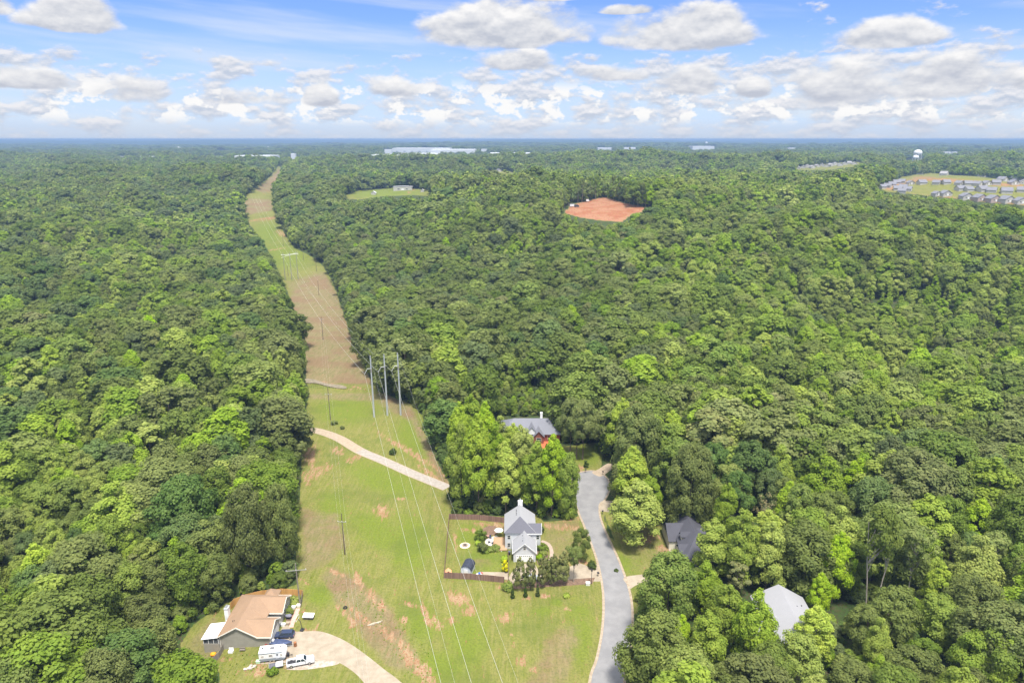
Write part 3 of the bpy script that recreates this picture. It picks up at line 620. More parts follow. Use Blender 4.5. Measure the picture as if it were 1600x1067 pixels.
for poly in CLEARS:
    for (fx, fz, m) in [(0, 0, 0), (-1, .35, 0), (1, .35, 0), (0, .6, 0), (0, .97, 0), (-.8, .75, 0), (.8, .75, 0), (-.95, .55, 0), (.95, .55, 0), (-.8, .1, 0), (.8, .1, 0)]:
        if poly in (SLOPE, H4W) and fz not in (0, .6, .97): continue
        px_, py_, d_ = proj(x + fx*crad*.92, y, z + fz*hgt)
        keep &= ~(inpoly(px_, py_, poly) & (d_ > 30))
qx, qy, _ = proj(x, y, z + hgt*.9); keep &= ~((qx > 1418) & (qx < 1448) & (qy > 232) & (qy < 250) & (by_ > 232) & (dep_ > 500) & (dep_ < 3000))
# the cleared strip continues behind the frame's lower edge
keep &= ~((y < 140) & (x > -64 + (y-124)*-.1) & (x < 26)) 
keep &= ~((y < 150) & (x > -78) & (x < -50) & (y > 122))
for xl, xr, yb, hh in WARE + [(1413,1440,250,15),(1600,1640,240,4)]:
    px_, py_, d_ = proj(x, y, z + hgt*.9)
    keep &= ~((px_ > xl-2) & (px_ < xr+2) & (py_ > yb-hh-.5) & (py_ < yb-.4) & (by_ > yb - .3) & (d_ > 500))
    keep &= ~((bx_ > xl-2) & (bx_ < xr+2) & (np.abs(by_-yb) < hh*.5))
for hx, hy, hr in HEROES: keep &= np.hypot(x-hx, y-hy) > hr*.80 + 2.0
grove = inpoly(bx_, by_, [(712,690),(712,803),(905,806),(893,700),(846,700),(790,640)]); keep &= ~grove | (g.uniform(size=len(x)) < .10)
keep &= g.uniform(size=len(x)) > .03
# a margin round the frame is kept for neighbouring viewpoints
inframe = (bx_ > -140) & (bx_ < 1740) & (dep_ > 40) & (by_ < 1500)
keep &= inframe
x, y, z, hgt, young, scrub, bx_, by_, dep_, wide = [a[keep] for a in (x, y, z, hgt, young, scrub, bx_, by_, dep_, wide)]
# species by patches
n = len(x); u = g.uniform(size=n); L1 = lumps(x, y, 34, 2.0); L2 = lumps(x, y, 75, 7.0); L3 = lumps(x, y, 50, 11.)
right = sstep(0, 250, x); near_right = ((x > 20) & (y < 190)) * .9
zb = np.exp(-(((bx_-1270)/330)**2+((by_-500)/130)**2)) + .8*np.exp(-(((bx_-1480)/160)**2+((by_-620)/110)**2)) + .8*np.exp(-(((bx_-820)/170)**2+((by_-370)/45)**2)) + .7*np.exp(-(((bx_-1080)/200)**2+((by_-300)/28)**2)) + .7*np.exp(-(((bx_-250)/160)**2+((by_-400)/40)**2)) + .6*np.exp(-(((bx_-100)/160)**2+((by_-740)/90)**2))
zd = np.exp(-(((bx_-640)/170)**2+((by_-560)/60)**2)) + np.exp(-(((bx_-1500)/220)**2+((by_-370)/30)**2)) + np.exp(-(((bx_-960)/130)**2+((by_-560)/90)**2)) + .8*np.exp(-(((bx_-230)/260)**2+((by_-300)/16)**2)) + .8*np.exp(-(((bx_-300)/150)**2+((by_-900)/90)**2))
w = np.stack([1.0 - .6*right + .7*L1 - .5*L2, .20 - .35*L2 + .10*right + 0*u, .42 - .3*right - .5*L1*.6 + .4*L3, .62 + 1.0*L2 + .60*right + near_right + .5*young, .05 + .05*L2 + near_right*.5 + .05*right, .60 + .3*L3 + .5*young, .07 + .10*(L3 < -.3)], 1)
w[:, 3] += 1.6*zb; w[:, 5] += 1.1*zb; w[:, 0] += 1.2*zd - .4*zb; w[:, 2] += .5*zd - .3*zb; w[:, 3] -= .5*zd; w[:, 5] -= .3*zd
w = np.clip(w, .015, None); w /= w.sum(1)[:, None]; cw = np.cumsum(w, 1); sp = (u[:, None] > cw).sum(1)
SPN = ['oak', 'khaki', 'blue', 'poplar', 'yellow', 'mid', 'pine']
sp = np.where(scrub, 5, sp)
# woods edges facing the open strip carry leaves down to the ground
s_ = x + 0.345*(y-290) + 72
edge = edgedist(bx_, by_, MAIN) < np.clip(9.0*FPX/np.maximum(dep_, 1)*.9, 3, 60)
vis = (bx_ > -10) & (bx_ < 1610) & (by_ - hgt*FPX*.86/dep_ < 1072) & (dep_ > 60)
order = np.argsort(np.where(vis, dep_, 1e9))
NIND = 300 - len(TREES) - 18
ind = order[:NIND]; isind = np.zeros(n, bool); isind[ind] = True
VAR = {'oak': ['oak1', 'oak2'], 'khaki': ['khaki1', 'khaki2'], 'blue': ['blue1', 'blue2'], 'poplar': ['poplar1', 'poplar2'], 'yellow': ['yellow1'], 'mid': ['mid1', 'mid2'], 'pine': ['pine1', 'pine2', 'thin1', 'bare']}
for i in ind:
    k = SPN[sp[i]]; key = random.choice(VAR[k])
    if edge[i] and k in ('oak', 'mid', 'khaki', 'blue'): key = random.choice(['wall1', 'mid2', 'wall1'])
    s = hgt[i]/PROTO[key]['h']; tree(key, x[i], y[i], s*wide[i]*1.03, s*random.uniform(.95, 1.08))
# lighter versions of the same kinds, real trees that stand in the wood, are the sources of the distant wood
def one_mesh_tree(kind, shape, hgt, rad, base, nl, nq, qs, seed, **kw):
    V, F, C = crown_geo(seed, hgt, rad, base, shape, nl, nq, qs, **kw); t = trunk_mb(seed, hgt, base, .24, C, 3)
    b0 = len(V); me = bpy.data.meshes.new(kind + '_tree'); me.from_pydata(V.tolist() + [tuple(q) for q in t.v], [], F + [tuple(q+b0 for q in f) for f in t.f])
    me.materials.append(LM[kind]); me.materials.append(BARK); me.polygons.foreach_set('material_index', [0]*len(F)+[1]*len(t.f)); me.update(); return me
MED = {}; FARM = {}
for k, (shape, hh, rr, base, lr) in {'oak': ('oak', 20, 6.2, 3, .30), 'khaki': ('oak', 19, 5.8, 4, .27), 'blue': ('oak', 19, 5.8, 3, .28), 'poplar': ('poplar', 22, 5.0, 3, .34), 'yellow': ('poplar', 21, 4.8, 3, .34), 'mid': ('oak', 19, 5.4, 1.5, .31), 'pine': ('tuft', 22, 4.0, 10, .30)}.items():
    MED[k] = (one_mesh_tree(k, shape, hh, rr, base, 40, 3600, .66, 100+len(k)*3, lr=lr), hh)
for q, (k, shape, hh, rr, base, lr) in enumerate([('oak', 'oak', 19, 6.8, 2, .36), ('mid', 'oak', 19, 6.2, 2, .36), ('blue', 'oak', 19, 6.4, 2, .36), ('poplar', 'poplar', 21, 5.8, 2, .40), ('khaki', 'oak', 18, 6.2, 2, .36)]):
    FARM[k] = (one_mesh_tree(k, shape, hh, rr, base, 16, 620, 1.45, 200+q, lr=lr), hh)
MED2 = {}
for k, (shape, hh, rr, base, lr) in {'oak': ('oak', 18, 6.9, 3, .24), 'khaki': ('oak', 20, 5.0, 6, .34), 'poplar': ('poplar', 22, 4.3, 5, .30), 'mid': ('wall', 19, 4.9, 2, .36)}.items():
    MED2[k] = (one_mesh_tree(k, shape, hh, rr, base, 46 if k == 'oak' else 30, 3600, .64, 150+len(k)*3, lr=lr), hh)
SRC = {}; used = set(); others = [i for i in order[NIND:]]
def pick(k, lo, hi):
    for i in others:
        if i in used or not vis[i]: continue
        if SPN[sp[i]] == k and lo < dep_[i] < hi and abs(hgt[i]-17.5) < 3.5: used.add(i); return i
def src_tree(tag_, k, me, hh, i):
    o = bpy.data.objects.new(k + '_tree' if k not in ('mid',) else 'broadleaf_tree', me); o.name = {'oak': 'oak_tree', 'khaki': 'oak_tree', 'blue': 'oak_tree', 'poplar': 'tulip_tree', 'yellow': 'tulip_tree', 'mid': 'broadleaf_tree', 'pine': 'pine_tree'}[k]
    col.objects.link(o); o.location = (x[i], y[i], z[i]-.1); s = hgt[i]/hh; o.scale = (s, s, s); SRC[tag_] = (o, hh); isind[i] = True
    TREES.append([o, k, x[i], y[i], False])
for k in SPN:
    i = pick(k, 235, 420)
    if i is None: i = next(q for q in others if q not in used); used.add(i)
    src_tree('M'+k, k, MED[k][0], MED[k][1], i)
for k in MED2:
    i = pick(k, 235, 520)
    if i is None: i = next(q for q in others if q not in used); used.add(i)
    src_tree('N'+k, k, MED2[k][0], MED2[k][1], i)
for k in FARM:
    i = pick(k, 700, 1200); src_tree('F'+k, k, FARM[k][0], FARM[k][1], i)
# the rest of the wood: one object, points carrying the trees
rest = ~isind; rx, ry, rz_, rh, rsp, rd = x[rest], y[rest], z[rest], hgt[rest], sp[rest], dep_[rest]
vi = np.where(rd < 760, rsp, 0); FK = {0: 7, 5: 8, 2: 9, 3: 10, 1: 11, 4: 10, 6: 9}
vi = np.where(rd < 760, rsp, np.vectorize(FK.get)(rsp))
KEYS = ['M'+k for k in SPN] + ['Foak', 'Fmid', 'Fblue', 'Fpoplar', 'Fkhaki'] + ['N'+k for k in MED2]
alt = {0: 12, 1: 13, 3: 14, 5: 15}; ga = np.random.default_rng(77).uniform(size=len(vi)) < .5
vi = np.array([alt.get(int(q), int(q)) if (a_ and d_ < 760) else int(q) for q, a_, d_ in zip(vi, ga, rd)])
# far country: coarser spacing
fp = []; gf = np.random.default_rng(9)
for y0, y1, sp_ in [(2700, 4200, 22), (4200, 7500, 42)]:
    for yy in np.arange(y0, y1, sp_):
        hw = .80*yy + 50; nx = int(2*hw/sp_); fp.append(np.stack([np.linspace(-hw, hw, nx)+gf.uniform(-.45, .45, nx)*sp_, yy+gf.uniform(-.45, .45, nx)*sp_, np.full(nx, sp_/10.5)], 1))
fp = np.concatenate(fp); fz = H(fp[:, 0], fp[:, 1]); fpx, fpy, fdp = proj(fp[:, 0], fp[:, 1], fz)
kf = (lumps(fp[:, 0], fp[:, 1], 420, 3) > -.75); 
for xl, xr, yb, hh in WARE: kf &= ~((fpx > xl-3) & (fpx < xr+3) & (fpy > yb-hh-2.5) & (fpy < yb+4.0))
fp, fz = fp[kf], fz[kf]; nf = len(fp); fv = gf.choice([7, 8, 9, 11], nf); fh = 17*gf.uniform(.8, 1.2, nf)
FX = np.concatenate([rx, fp[:, 0]]); FY = np.concatenate([ry, fp[:, 1]]); FZ = np.concatenate([rz_, fz]) - .1
FV = np.concatenate([vi, fv]).astype(np.int32); N = len(FX)
hh = np.array([SRC[k][1] for k in KEYS])[FV]; sz = np.concatenate([rh, fh])/hh
sxy = sz*np.concatenate([wide[rest]*1.10, fp[:, 2]*.95])
print('individual trees', len(TREES), 'stuff trees', N)
me = bpy.data.meshes.new('forest'); me.vertices.add(N); me.vertices.foreach_set('co', np.stack([FX, FY, FZ], 1).astype(np.float32).ravel())
a = me.attributes.new('kind_index', 'INT', 'POINT'); a.data.foreach_set('value', FV)
a = me.attributes.new('size', 'FLOAT_VECTOR', 'POINT'); a.data.foreach_set('vector', np.stack([sxy, sxy, sz], 1).astype(np.float32).ravel())
a = me.attributes.new('turn', 'FLOAT_VECTOR', 'POINT'); a.data.foreach_set('vector', np.stack([np.zeros(N), np.zeros(N), np.random.default_rng(4).uniform(0, 6.28, N)], 1).astype(np.float32).ravel())
me.update()
# bushes and saplings that close the foot of the woods along the open ground
ug = scatter(60, 330, 3.0, 21); ux, uy = ug[:, 0], ug[:, 1]; ubx, uby, ud = proj(ux, uy, H(ux, uy)); uh = np.random.default_rng(8).uniform(2.0, 5.5, len(ux))
ed = np.minimum(edgedist(ubx, uby, MAIN), np.minimum(edgedist(ubx, uby, SLOPE), np.minimum(edgedist(ubx, uby, H4L), edgedist(ubx, uby, H3W))))*ud/FPX
insc = inpoly(ubx, uby, SCRUB)
uk = ((ed < 13) | insc) & (ubx > -50) & (ubx < 1650) & (uby < 1250)
for poly in CLEARS:
    for (fx, fz) in [(0, 0), (-1, .3), (1, .3), (0, .9)]:
        q1, q2, _ = proj(ux+fx*uh*.32, uy, H(ux, uy)+fz*uh); uk &= ~inpoly(q1, q2, poly)
uk &= ~((uy < 140) & (ux > -64 + (uy-124)*-.1) & (ux < 26)); uk &= ~((uy < 130) & (ux > -66) & (ux < -50)); uk &= ~inpoly(ubx, uby, [(905,690),(960,690),(1000,800),(1100,820),(1110,880),(985,930)])
ux, uy, uh = ux[uk], uy[uk], uh[uk]
# weeds and tufts in the rough parts of the strip
wg = np.random.default_rng(31); wx = wg.uniform(-110, 5, 60000); wy = wg.uniform(118, 330, 60000); wpx, wpy, _ = proj(wx, wy, H(wx, wy)); wk = np.zeros(len(wx), bool)
for poly, dens in (([(500,905),(545,900),(600,935),(660,1000),(700,1067),(640,1067),(590,1000),(530,950)], .22), ([(478,598),(600,608),(606,618),(560,612),(480,606)], .6), ([(640,640),(668,655),(705,745),(700,760),(680,735),(655,690)], .25), ([(345,1025),(420,1020),(440,1045),(345,1060)], .5), ([(463,910),(466,860),(480,860),(500,900)], .1), ([(300,1025),(345,1020),(345,1034),(320,1034)], .4)):
    wk |= inpoly(wpx, wpy, poly) & (wg.uniform(size=len(wx)) < dens)
ux = np.concatenate([ux, wx[wk]]); uy = np.concatenate([uy, wy[wk]]); uh = np.concatenate([uh, wg.uniform(.15, .55, wk.sum())])
forest = bpy.data.objects.new('forest', me); col.objects.link(forest)
tag(forest, 'dense green broadleaf woods stretching behind the nearer trees to the horizon', 'forest', kind='stuff')
ng = bpy.data.node_groups.new('forest', 'GeometryNodeTree'); ng.interface.new_socket('Geometry', in_out='INPUT', socket_type='NodeSocketGeometry'); ng.interface.new_socket('Geometry', in_out='OUTPUT', socket_type='NodeSocketGeometry')
gi = ng.nodes.new('NodeGroupInput'); go = ng.nodes.new('NodeGroupOutput'); jn = ng.nodes.new('GeometryNodeJoinGeometry')
def named(nm, ty):
    q = ng.nodes.new('GeometryNodeInputNamedAttribute'); q.data_type = ty; q.inputs[0].default_value = nm; return q.outputs[0]
ki = named('kind_index', 'INT'); szn = named('size', 'FLOAT_VECTOR'); tn = named('turn', 'FLOAT_VECTOR')
er = ng.nodes.new('FunctionNodeEulerToRotation'); ng.links.new(tn, er.inputs[0])
for q, k in enumerate(KEYS):
    oi = ng.nodes.new('GeometryNodeObjectInfo'); oi.transform_space = 'ORIGINAL'; oi.inputs[0].default_value = SRC[k][0]; oi.inputs[1].default_value = True
    cp = ng.nodes.new('FunctionNodeCompare'); cp.data_type = 'INT'; cp.operation = 'EQUAL'; ng.links.new(ki, cp.inputs[2]); cp.inputs[3].default_value = q
    ip = ng.nodes.new('GeometryNodeInstanceOnPoints'); ng.links.new(gi.outputs[0], ip.inputs['Points']); ng.links.new(cp.outputs[0], ip.inputs['Selection'])
    ng.links.new(oi.outputs['Geometry'], ip.inputs['Instance']); ng.links.new(er.outputs[0], ip.inputs['Rotation']); ng.links.new(szn, ip.inputs['Scale'])
    ng.links.new(ip.outputs[0], jn.inputs[0])
ng.links.new(jn.outputs[0], go.inputs[0])
md = forest.modifiers.new('woods', 'NODES'); md.node_group = ng
me = bpy.data.meshes.new('undergrowth'); N2 = len(ux); me.vertices.add(N2); me.vertices.foreach_set('co', np.stack([ux, uy, H(ux, uy)-.2], 1).astype(np.float32).ravel())
g2 = np.random.default_rng(12); kv = np.where(uh < .6, 3, g2.choice([0, 5, 5, 3, 2], N2)); h2 = np.array([SRC[k][1] for k in KEYS])[kv]; s2 = uh/h2
for nm, ty, fld_, arr in (('kind_index', 'INT', 'value', kv.astype(np.int32)), ('size', 'FLOAT_VECTOR', 'vector', np.stack([s2*1.35, s2*1.35, s2], 1).astype(np.float32).ravel()),
                          ('turn', 'FLOAT_VECTOR', 'vector', np.stack([s2*0, s2*0, g2.uniform(0, 6.28, N2)], 1).astype(np.float32).ravel())):
    a = me.attributes.new(nm, ty, 'POINT'); a.data.foreach_set(fld_, arr)
me.update(); und = bpy.data.objects.new('undergrowth', me); col.objects.link(und); tag(und, 'low bushes and saplings along the foot of the woods', 'undergrowth', kind='stuff')
md = und.modifiers.new('bushes', 'NODES'); md.node_group = ng
# ---------------------------------------------------------------- paving
ASPH = mat('asphalt', (.180,.178,.180), .9, scale=.25, c2=(.225,.221,.220), bump=.1); CONC = mat('concrete', (.34,.285,.215), .9, scale=.5, c2=(.27,.225,.165))
CURB = mat('curb', (.36,.30,.22), .9, scale=1.2, c2=(.26,.20,.14)); GRAV = mat('gravel', (.36,.29,.21), .95, scale=.9, c2=(.28,.22,.16)); WHITE = mat('white_paint', (.78,.78,.76), .5, scale=1, var=.06)
STONE = mat('paver', (.38,.30,.24), .9, scale=2.0, c2=(.30,.23,.18)); WOODH = mat('honey_wood', (.52,.30,.10), .8, scale=3, c2=(.42,.23,.08), stretch=(4,4,.5)); WOODD = mat('weathered_wood', (.20,.125,.09), .85, scale=3, c2=(.12,.075,.055), stretch=(4,4,.5))
WOODG = mat('grey_wood', (.27,.24,.20), .85, scale=3, c2=(.17,.145,.12), stretch=(4,4,.5)); DECK = mat('deck', (.40,.27,.16), .8, scale=2, c2=(.34,.22,.13), stretch=(1,8,1))
GLASS = mat('glass', (.03,.04,.05), .08, spec=.6); DARK = mat('dark_plastic', (.03,.03,.035), .5); RUB = mat('rubber', (.02,.02,.02), .85); STEEL = mat('galvanised_steel', (.50,.53,.56), .45, .3, var=.08, scale=.6); ALU = mat('conductor', (.48,.47,.44), .5, 0)
POLEW = mat('pole_wood', (.13,.095,.07), .9, scale=2, var=.3, stretch=(3,3,.3)); REDM = mat('red_mulch', (.62,.14,.06), .95, scale=3, var=.25); MULCH = mat('brown_mulch', (.17,.11,.075), .95, scale=1.5, var=.3)
CHROME = mat('rim', (.55,.55,.57), .3, .8); WPOLE = mat('weathered_arm', (.26,.25,.23), .6)
GZ = 0.012
def flatpoly(px_pts): return [(p.x, p.y) for p in (G(a, b) for a, b in px_pts)]
def smoothed(pts, closed=False, k=5):
    out = []; n = len(pts)
    rngi = range(n if closed else n-1)
    for i in rngi:
        p0, p1, p2, p3 = (pts[(i-1) % n] if closed or i > 0 else pts[0]), pts[i], pts[(i+1) % n], (pts[(i+2) % n] if closed or i+2 < n else pts[-1])
        for j in range(k):
            t = j/k; out.append(tuple(.5*((2*b) + (-a+c)*t + (2*a-5*b+4*c-d)*t*t + (-a+3*b-3*c+d)*t**3) for a, b, c, d in zip(p0, p1, p2, p3)))
    if not closed: out.append(pts[-1])
    return out
def sheet(name, px_pts, m, z=GZ, smooth=True, kind='structure', label=None, cat=None, wpts=None):
    pts = wpts or flatpoly(px_pts)
    if smooth: pts = smoothed(pts, True, 4)
    b = MB(); b.prism(pts, -.1, z); o = b.build(name, m)
    if kind: o['kind'] = kind
    return tag(o, label, cat)
def ribbon(pts, w, z0, z1, mb):
    n = len(pts); Lp = []; Rp = []
    for i in range(n):
        a = Vector(pts[max(i-1, 0)]).to_2d(); b = Vector(pts[min(i+1, n-1)]).to_2d(); d = (b-a).normalized(); nn = Vector((-d.y, d.x))*w/2; p = Vector(pts[i]).to_2d()
        Lp.append(p+nn); Rp.append(p-nn)
    for i in range(n-1):
        v = [(q.x, q.y, z) for z in (z0, z1) for q in (Lp[i], Rp[i], Rp[i+1], Lp[i+1])]
        mb.add(v, [(3,2,1,0),(4,5,6,7),(0,1,5,4),(1,2,6,5),(2,3,7,6),(3,0,4,7)])
    return mb
rl = [(918,1180),(921,1067),(932,1030),(940,990),(943,950),(941,915),(934,880),(924,850),(912,820),(903,798),(897,778),(894,758)]
ra = [(896,746),(905,738),(922,735),(938,738),(950,748),(953,762),(947,778),(938,790),(937,803)]
rr_ = [(942,820),(952,843),(964,868),(974,893),(983,920),(988,950),(988,982),(983,1020),(976,1060),(968,1180)]
roadw = smoothed(flatpoly(rl + ra + rr_), False, 4)
o = sheet('road', None, ASPH, z=.015, smooth=False, wpts=roadw)
lw = smoothed(flatpoly(rl + ra[:2]), False, 4); rw = smoothed(flatpoly(ra[4:] + rr_), False, 4)
for pts in (lw, smoothed(flatpoly(ra[1:5]), False, 4), rw):
    mb = ribbon(pts, .62, -.1, .075, MB()); tag(mb.build('kerb', CURB), kind='structure')
cut = [(893,884),(905,880),(922,885),(934,882),(940,905),(925,908),(880,906),(840,908),(820,905),(797,912),(796,900),(806,886),(812,881),(834,881),(842,890),(860,893)]
sheet('driveway', cut, CONC, z=.030); sheet('driveway', [(975,902),(1005,897),(1060,893),(1095,898),(1093,908),(1050,906),(1000,912),(984,920),(979,912)], CONC, z=.030)
sheet('driveway', [(935,791),(940,783),(955,782),(975,785),(975,800),(945,799),(938,798)], CONC, z=.034); sheet('driveway', [(925,738),(935,733),(950,724),(960,728),(945,741),(936,744)], GRAV, z=.036)
sheet('driveway', [(447,972),(456,985),(475,986),(500,986),(525,994),(548,1006),(575,1025),(600,1045),(625,1064),(660,1100),(610,1120),(585,1090),(560,1056),(530,1035),(505,1031),(470,1032),(452,1030),(446,1012),(428,1018),(420,1006),(435,990)], CONC, z=.030)
sheet('gravel_pad', [(448,1044),(490,1032),(520,1030),(530,1036),(505,1042),(470,1046)], mat('pale_gravel', (.42,.39,.34), .95, scale=1.2, c2=(.30,.23,.17)), z=.022)
sheet('gravel_pad', [(405,1032),(446,1024),(452,1029),(445,1034),(410,1037)], GRAV, z=.020)
cl_ = smoothed(flatpoly([(462,671),(480,671),(500,674),(530,685),(562,704),(600,720),(640,738),(672,751),(699,762)]), False, 5)
tag(ribbon(cl_, 4.6, -.1, .03, MB()).build('gravel_lane', GRAV), kind='structure')
tag(ribbon(cl_[20:], 3.9, -.1, .045, MB()).build('gravel_lane', mat('light_gravel', (.33,.30,.26), .95, scale=.8, c2=(.27,.235,.20))), kind='structure')
sheet('creek_bed', [(476,594),(490,594),(510,600),(530,602),(541,605),(538,608),(515,605),(495,600),(478,599)], mat('creek_stones', (.24,.20,.15), .9, scale=.6, c2=(.15,.13,.08)), z=.045)
# walks, patio and beds of the grey house
mb = ribbon(smoothed(flatpoly([(846,845),(857,850),(862,862),(860,874),(853,884)]), False), 1.1, -.1, .05, MB()); tag(mb.build('path', STONE), kind='structure')
mb = ribbon(smoothed(flatpoly([(1042,845),(1047,858),(1052,868),(1060,878),(1068,884)]), False), .9, -.1, .05, MB()); tag(mb.build('path', STONE), kind='structure')
mb = ribbon(smoothed(flatpoly([(466,950),(462,960),(457,972),(455,980)]), False), 1.1, -.1, .05, MB()); tag(mb.build('path', mat('brick_paving', (.55,.33,.27), .9, scale=3, var=.2)), kind='structure')
sheet('planting_bed', [(838,852),(845,850),(856,862),(854,878),(842,882),(838,872)], MULCH, z=.045); sheet('planting_bed', [(798,912),(930,902),(925,912),(800,920)], MULCH, z=.04, smooth=False)
sheet('planting_bed', [(448,955),(458,952),(462,962),(455,975),(448,972)], MULCH, z=.04)
sheet('planting_bed', [(845,690),(872,688),(872,699),(847,700)], REDM, z=.06, smooth=False)
sheet('patio', [(758,843),(775,836),(784,842),(784,862),(776,856),(758,855)], mat('patio_slabs', (.56,.52,.46), .9, scale=1.2, var=.15), z=.05, smooth=False)
sheet('gravel_pad', [(753,828),(762,822),(774,822),(780,830),(772,836),(756,834)], MULCH, z=.06); sheet('path', [(750,893),(795,894),(795,906),(752,899)], CONC, z=.05, smooth=False)

# ---------------------------------------------------------------- houses
R_TAN = shingle('tan_shingles', (.285,.190,.122)); R_GREY = shingle('grey_shingles', (.29,.29,.30), .10); R_DARK = shingle('dark_shingles', (.070,.070,.085)); R_SILV = shingle('silver_shingles', (.29,.29,.305), .07); R_LAV = shingle('blue_grey_shingles', (.17,.175,.20), .10)
W_BEI = siding('beige_siding', (.33,.31,.265)); W_WHI = siding('white_siding', (.58,.59,.60)); W_CRM = siding('cream_siding', (.66,.62,.50)); BRICK = mat('brick', (.24,.085,.055), .9, scale=5, var=.3); TRIM = mat('trim', (.78,.74,.66), .6)
def slab(mb, a, b, c, d, t=.16):
    """roof plane given its four corners (counter-clockwise seen from above), thickness downward"""
    P_ = [Vector(q) for q in (a, b, c, d)]; lo = [q - Vector((0, 0, t)) for q in P_]
    return mb.add([tuple(q) for q in lo+P_], [(3,2,1,0),(4,5,6,7),(0,1,5,4),(1,2,6,5),(2,3,7,6),(3,0,4,7)])
def gable_roof(mb, tr, x0, x1, y0, y1, he, hr, axis='y', ov=.35, ends=(True, True)):
    """two planes, ridge along axis; tr collects white edge boards"""
    if axis == 'y':
        m = (x0+x1)/2; k = (hr-he)/(m-x0); xa, xb, ze = x0-ov, x1+ov, he-ov*k; ya, yb = y0-(ov if ends[0] else 0), y1+(ov if ends[1] else 0)
        slab(mb, (xa,ya,ze), (m,ya,hr), (m,yb,hr), (xa,yb,ze)); slab(mb, (m,ya,hr), (xb,ya,ze), (xb,yb,ze), (m,yb,hr))
        if tr:
            tr.box(xa-.06, xa-.003, ya, yb, ze-.26, ze+.02); tr.box(xb+.003, xb+.06, ya, yb, ze-.26, ze+.02)
            for yy, on in ((ya-.07, ends[0]), (yb+.003, ends[1])):
                if on: tr.ext([(xa-.06,ze-.24),(m,hr-.24),(xb+.06,ze-.24),(xb+.06,ze+.04),(m,hr+.04),(xa-.06,ze+.04)], yy, yy+.067, 'y')
    else:
        m = (y0+y1)/2; k = (hr-he)/(m-y0); ya, yb, ze = y0-ov, y1+ov, he-ov*k; xa, xb = x0-(ov if ends[0] else 0), x1+(ov if ends[1] else 0)
        slab(mb, (xa,ya,ze), (xb,ya,ze), (xb,m,hr), (xa,m,hr)); slab(mb, (xa,m,hr), (xb,m,hr), (xb,yb,ze), (xa,yb,ze))
        if tr:
            tr.box(xa, xb, ya-.06, ya-.003, ze-.26, ze+.02); tr.box(xa, xb, yb+.003, yb+.06, ze-.26, ze+.02)
            for xx, on in ((xa-.07, ends[0]), (xb+.003, ends[1])):
                if on: tr.ext([(ya-.06,ze-.24),(m,hr-.24),(yb+.06,ze-.24),(yb+.06,ze+.04),(m,hr+.04),(ya-.06,ze+.04)], xx, xx+.067, 'x')
def hip_roof(mb, x0, x1, y0, y1, he, hr, axis='y', in0=None, in1=None, ov=.35):
    x0 -= ov; x1 += ov; y0 -= ov; y1 += ov
    if axis == 'y':
        m = (x0+x1)/2; w = (x1-x0)/2; a = y0+(w if in0 is None else in0); b = y1-(w if in1 is None else in1); top = [(m,a,hr),(m,b,hr)]
        f = [(0,1,4),(1,2,5,4),(2,3,5),(3,0,4,5)]
    else:
        m = (y0+y1)/2; w = (y1-y0)/2; a = x0+(w if in0 is None else in0); b = x1-(w if in1 is None else in1); top = [(a,m,hr),(b,m,hr)]
        f = [(0,1,5,4),(1,2,5),(2,3,4,5),(3,0,4)]
    lo = [(x0,y0,he),(x1,y0,he),(x1,y1,he),(x0,y1,he)]; base = [(q[0],q[1],he-.2) for q in lo]
    return mb.add(lo+top+base, f + [(9,8,7,6),(0,6,7,1),(1,7,8,2),(2,8,9,3),(3,9,6,0)])
def window(parent, x, y, z, w, h, face='-y', mt=None, name='window'):
    """frame 4 cm proud of the wall, pane a sub-part"""
    t = .07; fr = MB(); pn = MB(); d = .05
    def b(mb, u0, u1, z0, z1, e0, e1):
        if face == '-y': mb.box(u0, u1, y-e1, y-e0, z0, z1)
        elif face == '+y': mb.box(u0, u1, y+e0, y+e1, z0, z1)
        elif face == '+x': mb.box(x+e0, x+e1, u0, u1, z0, z1)
        else: mb.box(x-e1, x-e0, u0, u1, z0, z1)
    c = x if face in ('-y', '+y') else y
    b(fr, c-w/2-t, c-w/2, z-t, z+h+t, .003, d); b(fr, c+w/2, c+w/2+t, z-t, z+h+t, .003, d); b(fr, c-w/2, c+w/2, z-t, z, .003, d); b(fr, c-w/2, c+w/2, z+h, z+h+t, .003, d); b(fr, c-w/2, c+w/2, z+h/2-.02, z+h/2+.02, .012, d)
    b(pn, c-w/2, c+w/2, z, z+h, .003, .011)
    f = fr.build(name, mt or TRIM, parent); f2 = pn.build('pane', GLASS, f); return f
# --- the tan-roofed house
GX, GY = -69.0, 135.0
th = empty('house', (GX, GY, 0), 0, 'one-storey house with tan shingle roof and beige walls beside the parked trailer', 'house')
w_, d_ = 12.0, 14.9; hm = 3.0
wall = MB()
wall.ext([(0,-4.0),(8.7,-4.0),(8.7,3.0),(4.35,5.45),(0,3.0)], 0, 6.4, 'y')
wall.box(0, 8.7, 6.4, d_, -4, 2.99); wall.box(8.7, 12, 0, 6.4, -2, 2.99)
wall.ext([(0,2.99),(6.4,2.99),(3.2,4.85)], 11.9, 12, 'x'); wall.box(8.7, 12, 8.6, d_, -1, 2.99); wall.ext([(8.6,2.99),(14.9,2.99),(11.75,4.7)], 11.9, 12, 'x')
wall.build('wall', W_BEI, th)
rf = MB(); tr = MB()
gable_roof(rf, None, 0, 8.7, 0, 10.6, 3.02, 5.50, 'y', .35, (True, False))
hip_roof(rf, 0, 8.7, 6.1, d_, 2.98, 5.50, 'y', 2.0, 4.4)
